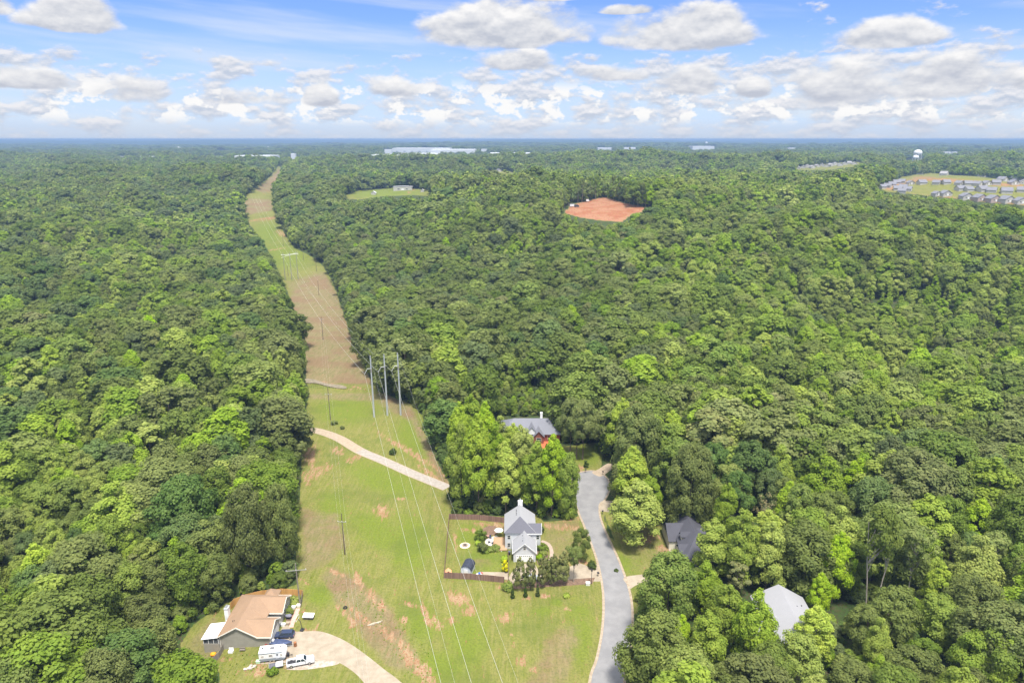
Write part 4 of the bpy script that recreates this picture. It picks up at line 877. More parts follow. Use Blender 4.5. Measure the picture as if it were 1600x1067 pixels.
ze = 3.0-.35*1.95/3.2; slab(rf, (8.95,-.35,ze), (12.35,-.35,ze), (12.35,3.2,4.95), (5.2,3.2,4.95)); slab(rf, (5.2,3.2,4.95), (12.35,3.2,4.95), (12.35,6.75,ze), (8.6,6.75,ze)); gable_roof(rf, None, 4.4, 12, 8.6, 14.9, 3.0, 4.85, 'x', .35, (False, True))
roof = rf.build('roof', R_TAN, th)
hip = MB(); hip_roof(hip, 5.6, 8.6, d_-.6, d_+2.4, 2.6, 4.4, 'y'); hip.build('porch_roof', R_TAN, th)
tr.box(-.42, -.36, -.35, d_+.35, 2.54, 2.84); tr.box(8.9, 12.42, -.44, -.37, 2.56, 2.84); tr.box(12.36, 12.43, -.36, 0, 2.6, 2.84)
tr.ext([(-.42,2.56),(4.35,5.27),(8.9,2.70),(8.9,2.95),(4.35,5.56),(-.42,2.82)], -.44, -.37, 'y')
for y0, y1, hr in ((0, 6.4, 4.95), (8.6, 14.9, 4.85)): tr.ext([(y0-.36,2.56),((y0+y1)/2,hr-.2),(y1+.36,2.56),(y1+.36,2.86),((y0+y1)/2,hr+.05),(y0-.36,2.86)], 12.36, 12.44, 'x')
tr.box(-.3, 12.35, d_+.37, d_+.44, 2.56, 2.84); tr.box(8.95, 12.3, 6.8, 6.86, 2.55, 2.85); tr.box(8.95, 12.3, 8.12, 8.18, 2.55, 2.85)
tr.box(.02, .14, -.03, -.003, -3, 2.9); tr.box(11.86, 12.02, -.04, -.003, -1, 2.7)
tr.build('fascia', TRIM, th)
pf = MB(); pf.box(8.7, 11.9, 6.4, 8.6, -.1, .12); pf.build('porch_floor', mat('porch_floor', (.22,.22,.22)), th)
gd = MB(); gd.box(12.003, 12.05, .8, 5.6, 0, 2.2); gd.build('garage_door', TRIM, th)
window(th, 12.0, 10.6, .9, 1.1, 1.3, '+x'); window(th, 12.0, 13.2, .9, 1.1, 1.3, '+x'); window(th, 8.7, 7.6, .9, .9, 1.2, '+x')
ch = MB(); ch.box(-1.35, -.45, 6.8, 8.1, -1, 5.2); cho = ch.build('chimney', WHITE, th); cc = MB(); cc.box(-1.2, -.6, 6.95, 7.95, 5.2, 5.5); cc.box(-1.45, -.35, 6.7, 8.2, 5.02, 5.16); cc.build('chimney_cap', mat('chimney_metal', (.35,.37,.38), .4, .6), cho)
vt = MB(); vt.cyl(4.35, -.5, 4.75, 4.76, .01); vt = MB(); vt.box(4.1, 4.6, -.05, -.005, 4.6, 5.0); vt.build('vent', WHITE, th)
for k, (vx, vy) in enumerate([(2.2, 3.2), (2.5, 3.3), (3.2, 9)]):
    v = MB(); v.cyl(vx, vy, 4.0, 4.75, .07, 8); v.build('pipe', DARK, roof)
# screened porch on the left
sp_ = MB(); slab(sp_, (-4.1,-.5,2.35), (-.46,-.5,2.85), (-.46,5.0,2.85), (-4.1,5.0,2.35), .14); po = sp_.build('porch_roof', mat('white_metal_roof', (.80,.82,.86), .4, 0), th)
q = MB(); q.box(-3.8, -.05, -.2, 4.8, -2.9, .9); q.build('porch_base', W_BEI, th)
q = MB(); q.box(-3.72, -.1, -.12, 4.7, .9, 2.2); q.build('porch_screen', mat('insect_screen', (.10,.11,.12), .6), th)
q = MB()
for px_ in (-3.8, -2.6, -1.4, -.25):
    q.box(px_, px_+.12, -.24, -.205, .9, 2.35)
q.build('porch_post', WHITE, th)

# --- the grey-roofed white house
gh = empty('house', (0, 168.7, 0), 0, 'white-walled house with grey gabled roof and garage facing the pine row', 'house')
wl = MB(); wl.ext([(.4,-1),(6.7,-1),(6.7,3.2),(3.55,5.95),(.4,3.2)], 0, 6.4, 'y'); wl.box(-2, 6.7, 6.4, 16.2, -1, 5.45); wl.box(6.7, 8.3, 6.4, 10.2, -1, 5.45)
wl.ext([(6.4,5.45),(10.2,5.45),(8.3,7.3)], 6.0, 8.3, 'x'); wl.ext([(-2,5.45),(6.7,5.45),(2.35,8.85)], 15.9, 16.2, 'y'); wl.build('wall', W_WHI, gh)
rf = MB(); tr = MB()
gable_roof(rf, tr, .4, 6.7, 0, 8.4, 3.22, 6.1, 'y', .3, (True, False)); hip_roof(rf, -2, 6.7, 6.4, 16.2, 5.5, 9.0, 'y', 3.2, .3, .3)
fr = MB(); slab(fr, (-2.3,6.08,5.53), (7.0,6.08,5.53), (2.4,9.32,9.04), (2.3,9.32,9.04), .02); gable_roof(fr, tr, 4.0, 8.3, 6.4, 10.2, 5.56, 7.4, 'x', .3, (False, True)); fr.build('front_roof', shingle('darker_front_slope', (.12,.12,.14), .10), gh)['label'] = 'front roof slope, darker than the side slopes'  # front slope and cross gable set darker than the main roof colour
groof = rf.build('roof', R_GREY, gh); tr.build('fascia', WHITE, gh)
c_ = MB(); c_.box(1.8, 3.2, 16.25, 17.4, -1, 9.9); co = c_.build('chimney', WHITE, gh); c_ = MB(); c_.cyl(2.5, 16.8, 9.9, 10.6, .18); c_.build('flue', STEEL, co)
g_ = MB()
for k in range(4): g_.box(1.1, 6.0, -.045, -.004, .05+k*.56, .05+k*.56+.53)
gdo = g_.build('garage_door', WHITE, gh); g_ = MB()
for k in range(8): g_.box(1.35+k*.57, 1.65+k*.57, -.06, -.047, 1.85, 2.05)
g_.build('pane', GLASS, gdo)
window(gh, 3.55, 0, 3.9, .7, 1.0, '-y'); window(gh, -.9, 6.4, 3.3, .8, 1.2, '-y'); window(gh, -.9, 6.4, .8, .8, 1.2, '-y'); window(gh, 7.5, 6.4, 3.3, .8, 1.2, '-y')
for yy in (8.2, 11.0, 14.0): window(gh, -2.0, yy, 3.2, .9, 1.3, '-x'); window(gh, -2.0, yy, .8, .9, 1.3, '-x')
for yy in (12.5, 14.8): window(gh, 6.7, yy, 3.2, .9, 1.3, '+x')
for k in range(4):
    v = MB(); v.box(2.9+.12*(k % 2), 3.15+.12*(k % 2), 1.8+1.3*k, 2.05+1.3*k, 5.3, 5.72); v.build('roof_vent', DARK, groof)
for k in range(4):
    v = MB(); v.box(1.2, 1.45, 11.4+.9*k, 11.7+.9*k, 7.9, 8.35); v.build('roof_vent', DARK, groof)

# --- the dark-roofed house
dh = empty('house', (48.2, 165.2, 0), 0, 'dark-roofed house with a white dormer half hidden by trees', 'house')
wl = MB(); wl.box(0, 8.4, 0, 21, -1, 3.3); wl.box(-2.4, 0, 9.6, 19, -1, 3.0); wl.box(-.9, 0, 2.0, 7.0, -1, 3.1); wl.box(8.4, 11.5, 8, 15, -1, 3.2); wl.build('wall', W_CRM, dh)
rf = MB(); hip_roof(rf, 0, 8.4, 0, 21, 3.4, 7.2, 'y', 6.2, 3.0, .45); gable_roof(rf, None, -2.4, 4, 9.6, 19, 3.05, 6.0, 'x', .3, (True, False)); gable_roof(rf, None, -.9, 3.4, 2.0, 7.0, 3.15, 5.2, 'x', .3, (True, False)); gable_roof(rf, None, 4.5, 11.5, 8, 15, 3.25, 6.0, 'x', .3, (False, True)); rf.build('roof', R_DARK, dh)
dm = MB(); dm.box(.6, 2.8, 8.0, 9.5, 3.6, 5.6); dmo = dm.build('dormer', W_CRM, dh); q = MB(); gable_roof(q, None, .5, 3.6, 7.9, 9.6, 5.55, 6.5, 'x', .2, (True, False)); q.build('dormer_roof', R_DARK, dmo)
window(dh, 2.0, 0, .9, 1.2, 1.3, '-y'); window(dh, -.9, 4.5, .9, 1.4, 1.2, '-x'); q = MB(); q.box(4.2, 7.8, -.05, -.004, 0, 2.3); q.build('garage_door', TRIM, dh)

# --- the silver-roofed house
sh = empty('house', (65, 123, 0), R(-3), 'house with pale silver hipped roof among the lower right trees', 'house')
wl = MB(); wl.box(-6, 6, 6, 23, -1, 5.1); wl.build('wall', W_WHI, sh); rf = MB(); hip_roof(rf, -6, 6, 6, 23, 5.2, 9.0, 'y', 4.5, .3, .5); hip_roof(rf, -8.5, 0, 10, 17, 4.6, 7.2, 'x', 3.5, 0, .4)
sro = rf.build('roof', R_SILV, sh); wl = MB(); wl.box(-8.5, -6, 10, 17, -1, 4.5); wl.build('side_wing', W_WHI, sh)
for vx, vy, vz in ((2.6, 17, 7.2), (4.2, 18.3, 6.4), (1.2, 20.5, 7.9)):
    v = MB(); v.cyl(vx, vy, vz-.4, vz+.35, .14, 8); v.build('roof_vent', DARK, sro)
window(sh, 0, 6, 1.0, 1.5, 1.3, '-y'); window(sh, 3.4, 6, 1.0, 1.0, 1.3, '-y'); window(sh, 6, 8, 1.0, 1.2, 1.3, '+x'); window(sh, 6, 14, 1.0, 1.2, 1.3, '+x')

# --- the brick house
bh = empty('house', (-2, 249.5, 0), 0, 'brick house with blue-grey roof and white chimney beyond the turning circle', 'house')
wl = MB(); wl.box(-2, 21, 0, 13, -1, 3.1); wl.box(-3, 4.8, -3.4, 0, -1, 3.1); wl.box(10.5, 14.5, -2.2, 0, -1, 3.2); wl.ext([(10.5,3.2),(14.5,3.2),(12.5,5.3)], -2.2, -2.0, 'y'); wl.build('wall', BRICK, bh)
rf = MB(); hip_roof(rf, -2, 21, 0, 13, 3.2, 7.2, 'x', 5.2, 5.2, .5); hip_roof(rf, -3, 4.8, -3.4, 6, 3.15, 6.6, 'y', 3.6, 0, .45); gable_roof(rf, None, 10.5, 14.5, -2.2, 4, 3.25, 5.4, 'y', .35, (True, False)); gable_roof(rf, None, 7.6, 12.0, -.6, 5, 3.6, 6.4, 'y', .3, (True, False)); rf.build('roof', R_LAV, bh)
q = MB(); q.ext([(7.7,3.3),(11.9,3.3),(9.8,6.1)], -.7, -.5, 'y'); q.build('white_gable', WHITE, bh)
q = MB(); q.box(13.4, 14.4, 8.2, 9.2, 3, 8.8); q.build('chimney', WHITE, bh)
window(bh, 12.5, -2.2, .9, 1.8, 1.6, '-y'); window(bh, 16.8, 0, .9, 1.4, 1.4, '-y'); window(bh, 1, -3.4, .9, 1.4, 1.4, '-y'); q = MB(); q.box(9.0, 10.2, -.06, -.004, 0, 2.3); q.build('door', WHITE, bh)
q = MB(); [q.cyl(6.6+2.6*k, -2.3, -.5, 3.1, .14, 8) for k in (0, 1)]; q.build('porch_column', WHITE, bh)

# ---------------------------------------------------------------- fences
def fence(px_pts, h, m, label, name='wooden_fence', gap=0.0, seg=2.4):
    P0 = [G(a, b) for a, b in px_pts]; e = empty(name, P0[0], 0, label, 'fence'); k = 0
    for a, b in zip(P0[:-1], P0[1:]):
        L = (b-a).length; n = max(1, round(L/seg)); d = (b-a).normalized(); nn = Vector((-d.y, d.x, 0))*.03
        for i in range(n):
            p = a + (b-a)*(i/n); q = a + (b-a)*((i+1)/n); hh = h*(1+random.uniform(-.015, .015)); c = [p-nn, p+nn, q+nn, q-nn]; mb = MB()
            z0 = Hs(p.x, p.y)-.3; lo = [(v.x-P0[0].x, v.y-P0[0].y, z0-P0[0].z) for v in c]; hi = [(v.x-P0[0].x, v.y-P0[0].y, Hs(v.x, v.y)+hh-P0[0].z) for v in c]
            mb.add(lo+hi, [(3,2,1,0),(4,5,6,7),(0,1,5,4),(1,2,6,5),(2,3,7,6),(3,0,4,7)]); mb.build('panel', m, e)
            q2 = MB(); q2.box(p.x-P0[0].x-.06, p.x-P0[0].x+.06, p.y-P0[0].y-.06, p.y-P0[0].y+.06, -.4, hh+.1); q2.build('post', m, e)
    return e
def board_mat(name, c, c2):
    m = bpy.data.materials.new(name); m.use_nodes = True; t = NT(m.node_tree); b = t.n['Principled BSDF']; b.inputs['Roughness'].default_value = .85
    tc = t.n.new('ShaderNodeTexCoord').outputs['Object']; sp = t.n.new('ShaderNodeSeparateXYZ'); t.l.new(tc, sp.inputs[0])
    s_ = t.m('MULTIPLY', t.m('ADD', sp.outputs[0], sp.outputs[1]), 6.5); fl = t.m('FLOOR', s_); fr = t.m('FRACT', s_)
    wn = t.n.new('ShaderNodeTexWhiteNoise'); wn.noise_dimensions = '1D'; t.l.new(fl, wn.inputs['W'])
    c_ = t.mix(wn.outputs[0], c, c2); c_ = t.mix(t.smooth(fr, .12, 0, 0, .75), c_, tuple(q*.25 for q in c2)); t.l.new(c_, b.inputs['Base Color']); return m
F_D = board_mat('dark_fence_boards', (.27,.165,.12), (.15,.09,.07)); F_H = board_mat('honey_fence_boards', (.62,.34,.11), (.48,.25,.08)); F_G = board_mat('grey_fence_boards', (.30,.26,.22), (.20,.17,.14))
fence([(702,811),(745,812),(792,817)], 1.9, F_D, 'dark wooden fence at the back of the fire pit yard below the grove')
fence([(702,811),(698,855),(694,903)], 1.8, F_D, 'dark wooden fence on the left side of the fire pit yard')
fence([(694,903),(735,905),(788,910)], 1.9, F_D, 'brown wooden fence along the front of the fire pit yard behind the shed')
fence([(794,862),(794,885),(795,912)], 1.6, F_D, 'dark wooden fence between the yard and the garage driveway')
fence([(361,952),(367,945),(385,938),(410,932),(440,929),(474,931)], 1.9, F_H, 'honey-coloured wooden fence behind the tan-roofed house')
fence([(473,931),(472,940),(470,949)], 1.6, WOODG, 'short grey wooden fence closing the garden corner by the tall pole')
fence([(334,1036),(343,1027),(350,1014)], 1.7, F_G, 'grey wooden retaining fence below the screened porch')

# ---------------------------------------------------------------- poles and wires
def steel_pole(bx, by, topy, h, label):
    b = G(bx, by); e = empty('transmission_pole', b, 0, label, 'power pole', 'three steel poles of the power line')
    m = MB(); m.tube([(0,0,-.5),(-.05,0,h*.5),(-.15,0,h)], .42, 12, .24); m.build('shaft', STEEL, e)
    q = MB(); q.cyl(-.1, 0, h*.74, h*.80, .34, 10); q.cyl(-.13, 0, h-.25, h+.1, .28, 10); q.build('collar', WPOLE, e)
    z = h*.80; ins = MB(); ins.tube([(-.4,0,z),(-1.6,0,z-.1),(-2.9,0,z-2.3)], .10, 6); ins.build('insulator', mat('insulator', (.72,.72,.70), .4), e)
    return e, Vector((b.x-2.95, b.y, b.z+z-2.45)), Vector((b.x-.15, b.y, b.z+h))
SP = [steel_pole(584.7, 651.5, 559, 27.6, 'leftmost of the three tall grey steel poles on the grass'), steel_pole(605.5, 649, 556.4, 27.8, 'middle one of the three tall grey steel poles on the grass'), steel_pole(626.2, 648.3, 553.5, 28.2, 'rightmost of the three tall grey steel poles, nearest the woods')]
def wire(a, b, sag, r, label, group=None, m=None, n=24):
    a = Vector(a); b = Vector(b); pts = [a.lerp(b, k/n) - Vector((0, 0, sag*4*(k/n)*(1-k/n))) for k in range(n+1)]
    o = MB().tube([p-a for p in pts], r, 4).build('power_cable', m or ALU); o.location = a; return tag(o, label, 'power line', group)
def at_h(px, py, z): return PH(px, py, z)
def through(a, px, py, zb, ext_=1.25):
    b = PH(px, py, zb); return a + (b-a)*ext_
LWORD = ['left', 'middle', 'right']
far_t = [G(446, 438), G(456, 437), G(466, 436)]
for k, (bx, zz) in enumerate(((690, 17), (738, 17), (787, 17))):
    e, tip, top = SP[k]; nearp = through(tip, bx, 1067, 15.5, 1.2)
    wire(tip, nearp, 1.2, .027, '%s of three thick pale cables running from the steel poles to the bottom edge' % LWORD[k], 'cables of the power line', n=30)
    ft = far_t[k] + Vector((0, 0, 22.5)); wire(ft, tip, 7.5, .036, '%s of three pale cables running from the steel poles up the strip' % LWORD[k], 'cables of the power line', n=40)
    ft2 = [G(396, 330), G(401, 330), G(406, 330)][k] + Vector((0, 0, 20)); wire(ft2, ft, 6, .045, '%s of three pale cables over the far green part of the strip' % LWORD[k], 'cables of the power line', n=30)
for k, (bx, by) in ((0, (712, 1067)), (2, (812, 1067))):
    top = SP[k][2]; wire(top, through(top, bx, by, 20, 1.2), 1.5, .013, 'thin shield wire from the top of the %s steel pole towards the viewer' % ('leftmost' if k == 0 else 'rightmost'), n=30)
    wire(far_t[k]+Vector((0, 0, 26)), top, 6, .016, 'thin shield wire from the top of the %s steel pole up the strip' % ('leftmost' if k == 0 else 'rightmost'), n=36)
te = empty('transmission_tower', far_t[1], 0, 'three-legged power structure with white crossarm on the far green strip', 'power pole')
for k in range(3):
    q = far_t[k]-far_t[1]; m = MB(); m.tube([(q.x, q.y, q.z-.5), (q.x, q.y, 26)], .32, 8, .2); m.build('pole', WPOLE, te)
q0 = far_t[0]-far_t[1]; q1 = far_t[2]-far_t[1]; m = MB(); m.tube([(q0.x-2, q0.y, 23.5), (q1.x+2, q1.y, 23.5)], .2, 6); m.tube([(q0.x-2, q0.y, 21), (q1.x+2, q1.y, 25)], .1, 6); m.build('crossarm', WHITE, te)
def wood_pole(bx, by, h, arm, label, armz=.88, m=POLEW, r=.19, armm=None, rz=0, group='wooden power poles'):
    b = G(bx, by); e = empty('utility_pole', b, rz, label, 'power pole', group); q = MB(); q.tube([(0,0,-.5),(-.12,0,h)], r, 8, r*.62); q.build('pole', m, e)
    if arm:
        q = MB(); q.box(-arm/2-.1, arm/2-.1, -.19, -.07, h*armz-.07, h*armz+.07); a_ = q.build('crossarm', armm or WPOLE, e)
        for s_ in (-.46, 0, .46):
            q = MB(); q.cyl(arm*s_-.1, -.13, h*armz+.07, h*armz+.35, .06, 6); q.build('insulator', WHITE, a_)
    return e, b, h, armz, arm
PA = wood_pole(539, 866, 13.4, 2.5, 'dark wooden power pole with pale crossarm standing alone in the mown grass', .80, rz=R(-6))
PB = wood_pole(516.5, 656, 14.6, 2.8, 'dark wooden power pole just above the gravel lane by the left woods', .80)
PC = wood_pole(468.8, 944, 12.2, 5.2, 'grey power pole with very long crossarm at the honey-coloured fence corner', .84, m=WOODG, armm=WPOLE, rz=R(8))
PD = wood_pole(505, 531, 15, 2.4, 'dark wooden power pole alone in the reddish dry part of the strip')
for a_ in [(498.5, 461.5, 13, 'small dark pole on the far strip, lower one by the right-hand woods'), (494.7, 424, 14, 'small dark pole on the far strip at the green and brown boundary'), (474.5, 406, 12, 'small dark pole standing on the far green grass'), (443, 385, 13, 'tiny dark pole on the far green strip beside the right-hand woods'), (450.5, 431, 10, 'short dark stub pole left of the white far structure')]:
    wood_pole(a_[0], a_[1], a_[2], 0, a_[3])
def armpt(Pq, s_, e=None):
    e, b, h, az_, arm = Pq; c = math.cos(e.rotation_euler.z); n_ = math.sin(e.rotation_euler.z); return b + Vector(((arm*s_-.1)*c, (arm*s_-.1)*n_, h*az_+.35))
for k, s_ in enumerate((-.46, 0, .46)):
    a, b = armpt(PA, s_), armpt(PB, s_)
    wire(b, a, 1.6, .009, '%s thin wire between the lone grass pole and the pole above the lane' % LWORD[k], 'thin wires of the wooden poles', n=20)
    wire(a, through(a, 563+k*7, 1067, 7.0, 1.25), .8, .009, '%s thin wire from the lone grass pole to the bottom edge' % LWORD[k], 'thin wires of the wooden poles', n=20)
    wire(b + Vector((0,0,0)), armpt(PD, s_), 2.5, .009, '%s thin wire between the lane pole and the pole on the reddish strip' % LWORD[k], 'thin wires of the wooden poles', n=20)

# ---------------------------------------------------------------- vehicles
def rotz_to(a, b): return math.atan2(b.y-a.y, b.x-a.x)
def wheels(e, xs, hw, r, w=.24):
    for xx in xs:
        for s_ in (-1, 1):
            q = MB(); q.wheel(xx, s_*hw, r, r, w); t_ = q.build('wheel', RUB, e, True); q = MB(); q.wheel(xx, s_*(hw+.004), r, r*.6, w+.006, 12); q.build('rim', CHROME, t_)
def frustum(mb, b, t, z0, z1):   # b, t = (x0,x1,halfwidth)
    v = [(b[0],-b[2],z0),(b[1],-b[2],z0),(b[1],b[2],z0),(b[0],b[2],z0),(t[0],-t[2],z1),(t[1],-t[2],z1),(t[1],t[2],z1),(t[0],t[2],z1)]
    return mb.add(v, [(3,2,1,0),(4,5,6,7),(0,1,5,4),(1,2,6,5),(2,3,7,6),(3,0,4,7)])
def bev(o, w=.06, n=2):
    md = o.modifiers.new('edge', 'BEVEL'); md.width = w; md.segments = n; md.limit_method = 'ANGLE'; return o
def pickup(loc, rz, label, paint, bed=True):
    e = empty('pickup_truck', loc, rz, label, 'pickup truck')
    m = MB(); m.ext([(-2.95,.55),(-2.95,1.12),(-.95,1.14),(-.95,1.18),(1.25,1.18),(1.35,1.16),(2.75,1.08),(2.92,.95),(2.95,.5),(2.3,.42),(-2.6,.45)], -.98, .98, 'y')
    # hollow bed: rebuilt as walls round a floor
    m = MB(); m.ext([(-.95,.45),(-.95,1.18),(1.25,1.18),(2.75,1.10),(2.92,.95),(2.95,.5)], -.98, .98, 'y'); bev(m.build('body', paint, e), .09, 3)
    m = MB(); m.box(-2.95, -.95, -.98, -.86, .5, 1.16); m.box(-2.95, -.95, .86, .98, .5, 1.16); m.box(-2.95, -2.87, -.86, .86, .5, 1.14); m.build('bed_wall', paint, e)
    m = MB(); m.box(-2.87, -.95, -.86, .86, .5, .62); m.build('bed_liner', DARK, e)
    m = MB(); frustum(m, (-.92, 1.42, .90), (-.72, .72, .74), 1.17, 1.80); m.build('windows', GLASS, e)
    m = MB(); m.box(-.78, .74, -.76, .76, 1.79, 1.90); c_ = bev(m.build('cab_roof', paint, e), .05)
    m = MB()
    for x0, x1 in ((-.92, -.72), (1.42, .72), (.22, .10)):
        for s_ in (-1, 1): m.tube([(x0, s_*.92, 1.15), (x1, s_*.76, 1.82)], .06, 4)
    m.tube([(-.93,-.5,1.2),(-.75,-.45,1.8)], .05, 4); m.build('pillar', paint, e)
    wheels(e, (-2.0, 1.95), .88, .40)
    for s_ in (-1, 1):
        m = MB(); m.box(2.86, 2.97, s_*.78-.14, s_*.78+.14, .78, .98); m.build('headlight', mat('lamp_glass', (.8,.82,.85), .1), e); m = MB(); m.box(-2.98, -2.952, s_*.90-.07, s_*.90+.07, .75, 1.1); m.build('taillight', mat('tail_red', (.5,.03,.02), .3), e)
        m = MB(); m.box(1.0, 1.2, s_*1.08-.1, s_*1.08+.1, 1.2, 1.38); m.build('mirror', DARK, e)
    m = MB(); m.box(2.94, 3.08, -.95, .95, .42, .62); m.box(-3.08, -2.97, -.9, .9, .45, .6); m.build('bumper', CHROME, e); return e
def suv(loc, rz, label, paint, cat='car', name='parked_car'):
    e = empty(name, loc, rz, label, cat)
    m = MB(); m.ext([(-2.35,.42),(-2.38,.95),(-2.2,1.02),(1.05,1.02),(2.1,.88),(2.33,.72),(2.35,.40)], -.92, .92, 'y'); bev(m.build('body', paint, e), .10, 3)
    m = MB(); frustum(m, (-2.22, 1.22, .86), (-1.85, .45, .68), 1.0, 1.56); m.build('windows', GLASS, e)
    m = MB(); m.box(-1.95, .50, -.70, .70, 1.55, 1.64); bev(m.build('cab_roof', paint, e), .04)
    m = MB()
    for x0, x1 in ((-2.22, -1.85), (1.22, .45), (-.1, -.15), (-1.2, -1.15)):
        for s_ in (-1, 1): m.tube([(x0, s_*.88, .98), (x1, s_*.70, 1.58)], .05, 4)
    m.build('pillar', paint, e); wheels(e, (-1.45, 1.45), .84, .36)
    for s_ in (-1, 1):
        m = MB(); m.box(2.22, 2.34, s_*.68-.16, s_*.68+.16, .68, .82); m.build('headlight', mat('lamp_glass', (.8,.82,.85), .1), e); m = MB(); m.box(-2.41, -2.37, s_*.74-.12, s_*.74+.12, .75, .98); m.build('taillight', mat('tail_red', (.5,.03,.02), .3), e)
        m = MB(); m.box(.85, 1.02, s_*.99-.08, s_*.99+.08, 1.0, 1.14); m.build('mirror', paint, e)
    return e
P_W = mat('white_car_paint', (.80,.80,.80), .25, spec=.5); P_B = mat('dark_blue_paint', (.035,.05,.10), .2, spec=.6); P_S = mat('silver_paint', (.42,.44,.46), .3, .3, spec=.5); P_R = mat('red_paint', (.45,.05,.04), .4); BLUEC = mat('blue_cover', (.05,.07,.14), .7, scale=2, var=.3)
a, b = G(451.5, 1040), G(488, 1033); pickup((a+b)/2, rotz_to(a, b), 'white pickup truck parked on pale gravel below the travel trailer', P_W)
a, b = G(458, 994), G(431.5, 995); suv((a+b)/2, rotz_to(a, b), 'dark blue car parked beside the tan-roofed house garage', P_B)
a, b = G(815, 907), G(845, 905); suv((a+b)/2, rotz_to(a, b), 'silver car half hidden behind the row of young pines', P_S)
a, b = G(868, 908), G(845, 911)
suv(G(1092, 890), R(100), 'dark car glimpsed under the tree beside the dark-roofed house', P_B)
# travel trailer
a, b = G(409, 1030), G(447, 1026); e = empty('travel_trailer', (a+b)/2, rotz_to(a, b), 'white travel trailer with grey lower side parked behind the white pickup', 'caravan')
m = MB(); m.ext([(-3.0,.95),(-3.0,2.72),(2.35,2.72),(2.85,2.35),(3.0,1.7),(2.85,.95)], -1.2, 1.2, 'y'); bev(m.build('body', WHITE, e), .06)
m = MB(); m.ext([(-3.01,.45),(-3.01,.949),(2.84,.949),(2.5,.45)], -1.21, 1.21, 'y'); m.box(-2.9, 2.2, -1.225, -1.203, 1.0, 1.12); m.build('skirt', mat('grey_trailer_panel', (.26,.29,.32), .5), e)
m = MB(); m.box(-2.98, 2.30, -1.17, 1.17, 2.722, 2.78); ro = m.build('roof', mat('rubber_roof', (.74,.73,.69), .8, scale=.8, var=.1), e)
m = MB(); m.box(-.6, .35, -.35, .35, 2.78, 3.02); bev(m.build('air_conditioner', mat('ac_shell', (.16,.16,.17), .6), ro), .06)
for vx in (-2.3, 1.6): m = MB(); m.box(vx-.18, vx+.18, .1, .45, 2.78, 2.88); m.build('roof_vent', DARK, ro)
m = MB(); m.box(.75, 1.45, -1.245, -1.203, .95, 2.45); dd_ = m.build('door', mat('door_panel', (.66,.68,.70), .4), e); m = MB(); m.box(.95, 1.25, -1.26, -1.247, 1.7, 2.2); m.build('pane', GLASS, dd_)
window(e, -.35, -1.2, 1.55, .75, .5, '-y'); window(e, -2.2, -1.2, 1.55, .55, .4, '-y'); window(e, 2.0, -1.2, 1.6, .4, .4, '-y')
m = MB(); m.box(-3.0, 2.2, -1.30, -1.20, 2.52, 2.64); m.build('awning', mat('awning_roll', (.30,.34,.38), .5), e)
wheels(e, (-.55, .25), 1.08, .36); m = MB(); m.tube([(2.6,-.7,.55),(4.2,0,.55),(2.6,.7,.55)], .06, 6); m.cyl(4.1, 0, 0, .7, .05, 6); m.build('hitch', DARK, e); m = MB(); m.box(3.0, 3.5, -.35, .35, .6, 1.05); m.build('gas_bottle_cover', DARK, e)
# covered boat on its trailer
a, b = G(424, 1008), G(456, 1008); e = empty('boat_trailer', (a+b)/2, rotz_to(a, b)+R(-4), 'dark grey covered boat on a trailer between the car and the white caravan', 'boat')
m = MB(); rings = [(-2.6,.85,.95),(-1.2,.95,1.0),(.4,.92,1.02),(1.6,.66,1.06),(2.6,.08,1.15)]; V = []; F = []
for xx, hw, zt in rings: V += [(xx,-hw,zt),(xx,-hw*.72,.55),(xx,hw*.72,.55),(xx,hw,zt)]
for i in range(4): F += [(4*i+j, 4*i+4+j, 4*i+5+j, 4*i+1+j) for j in range(3)]
F += [(0,1,2,3)]; m.add(V, F); m.build('hull', mat('boat_hull', (.12,.13,.15), .4), e)
m = MB(); V = []
for xx, hw, zt in rings: V += [(xx,-hw*1.01,zt+.02),(xx,0,zt+.28),(xx,hw*1.01,zt+.02)]
m.add(V, [(3*i+j, 3*i+1+j, 3*i+4+j, 3*i+3+j) for i in range(4) for j in range(2)]+[(0,2,1)]); m.build('cover', BLUEC, e)
m = MB(); m.box(-3.0, -2.62, -.22, .22, .4, 1.5); bev(m.build('outboard_motor', DARK, e), .06); m = MB(); m.box(-2.3, -1.7, -.3, .3, 1.2, 1.5); m.build('seat', WHITE, e)
m = MB(); m.box(-2.4, 2.2, -.5, -.42, .42, .5); m.box(-2.4, 2.2, .42, .5, .42, .5); m.tube([(2.2,-.45,.46),(3.5,0,.46),(2.2,.45,.46)], .04, 5); m.build('frame', STEEL, e); wheels(e, (-.8,), .78, .3, .2)
# flat utility trailer
a, b = G(423, 1043), G(441, 1040); e = empty('utility_trailer', (a+b)/2, rotz_to(a, b)+R(4), 'small dark flat trailer carrying a pale sheet behind the white pickup', 'trailer')
m = MB(); m.box(-1.5, 1.5, -.85, .85, .5, .6); m.build('deck', mat('trailer_deck', (.10,.10,.12), .7, var=.3), e); m = MB(); m.box(-.1, 1.45, -.8, .8, .601, .78); m.build('sheet', mat('pale_sheet', (.55,.55,.53), .6, var=.15, scale=2), e)
m = MB(); m.tube([(1.5,-.5,.5),(2.9,0,.5),(1.5,.5,.5)], .05, 5); m.box(-1.55, -1.5, -.85, .85, .5, 1.0); m.build('frame', STEEL, e); wheels(e, (0,), 1.0, .32, .2)

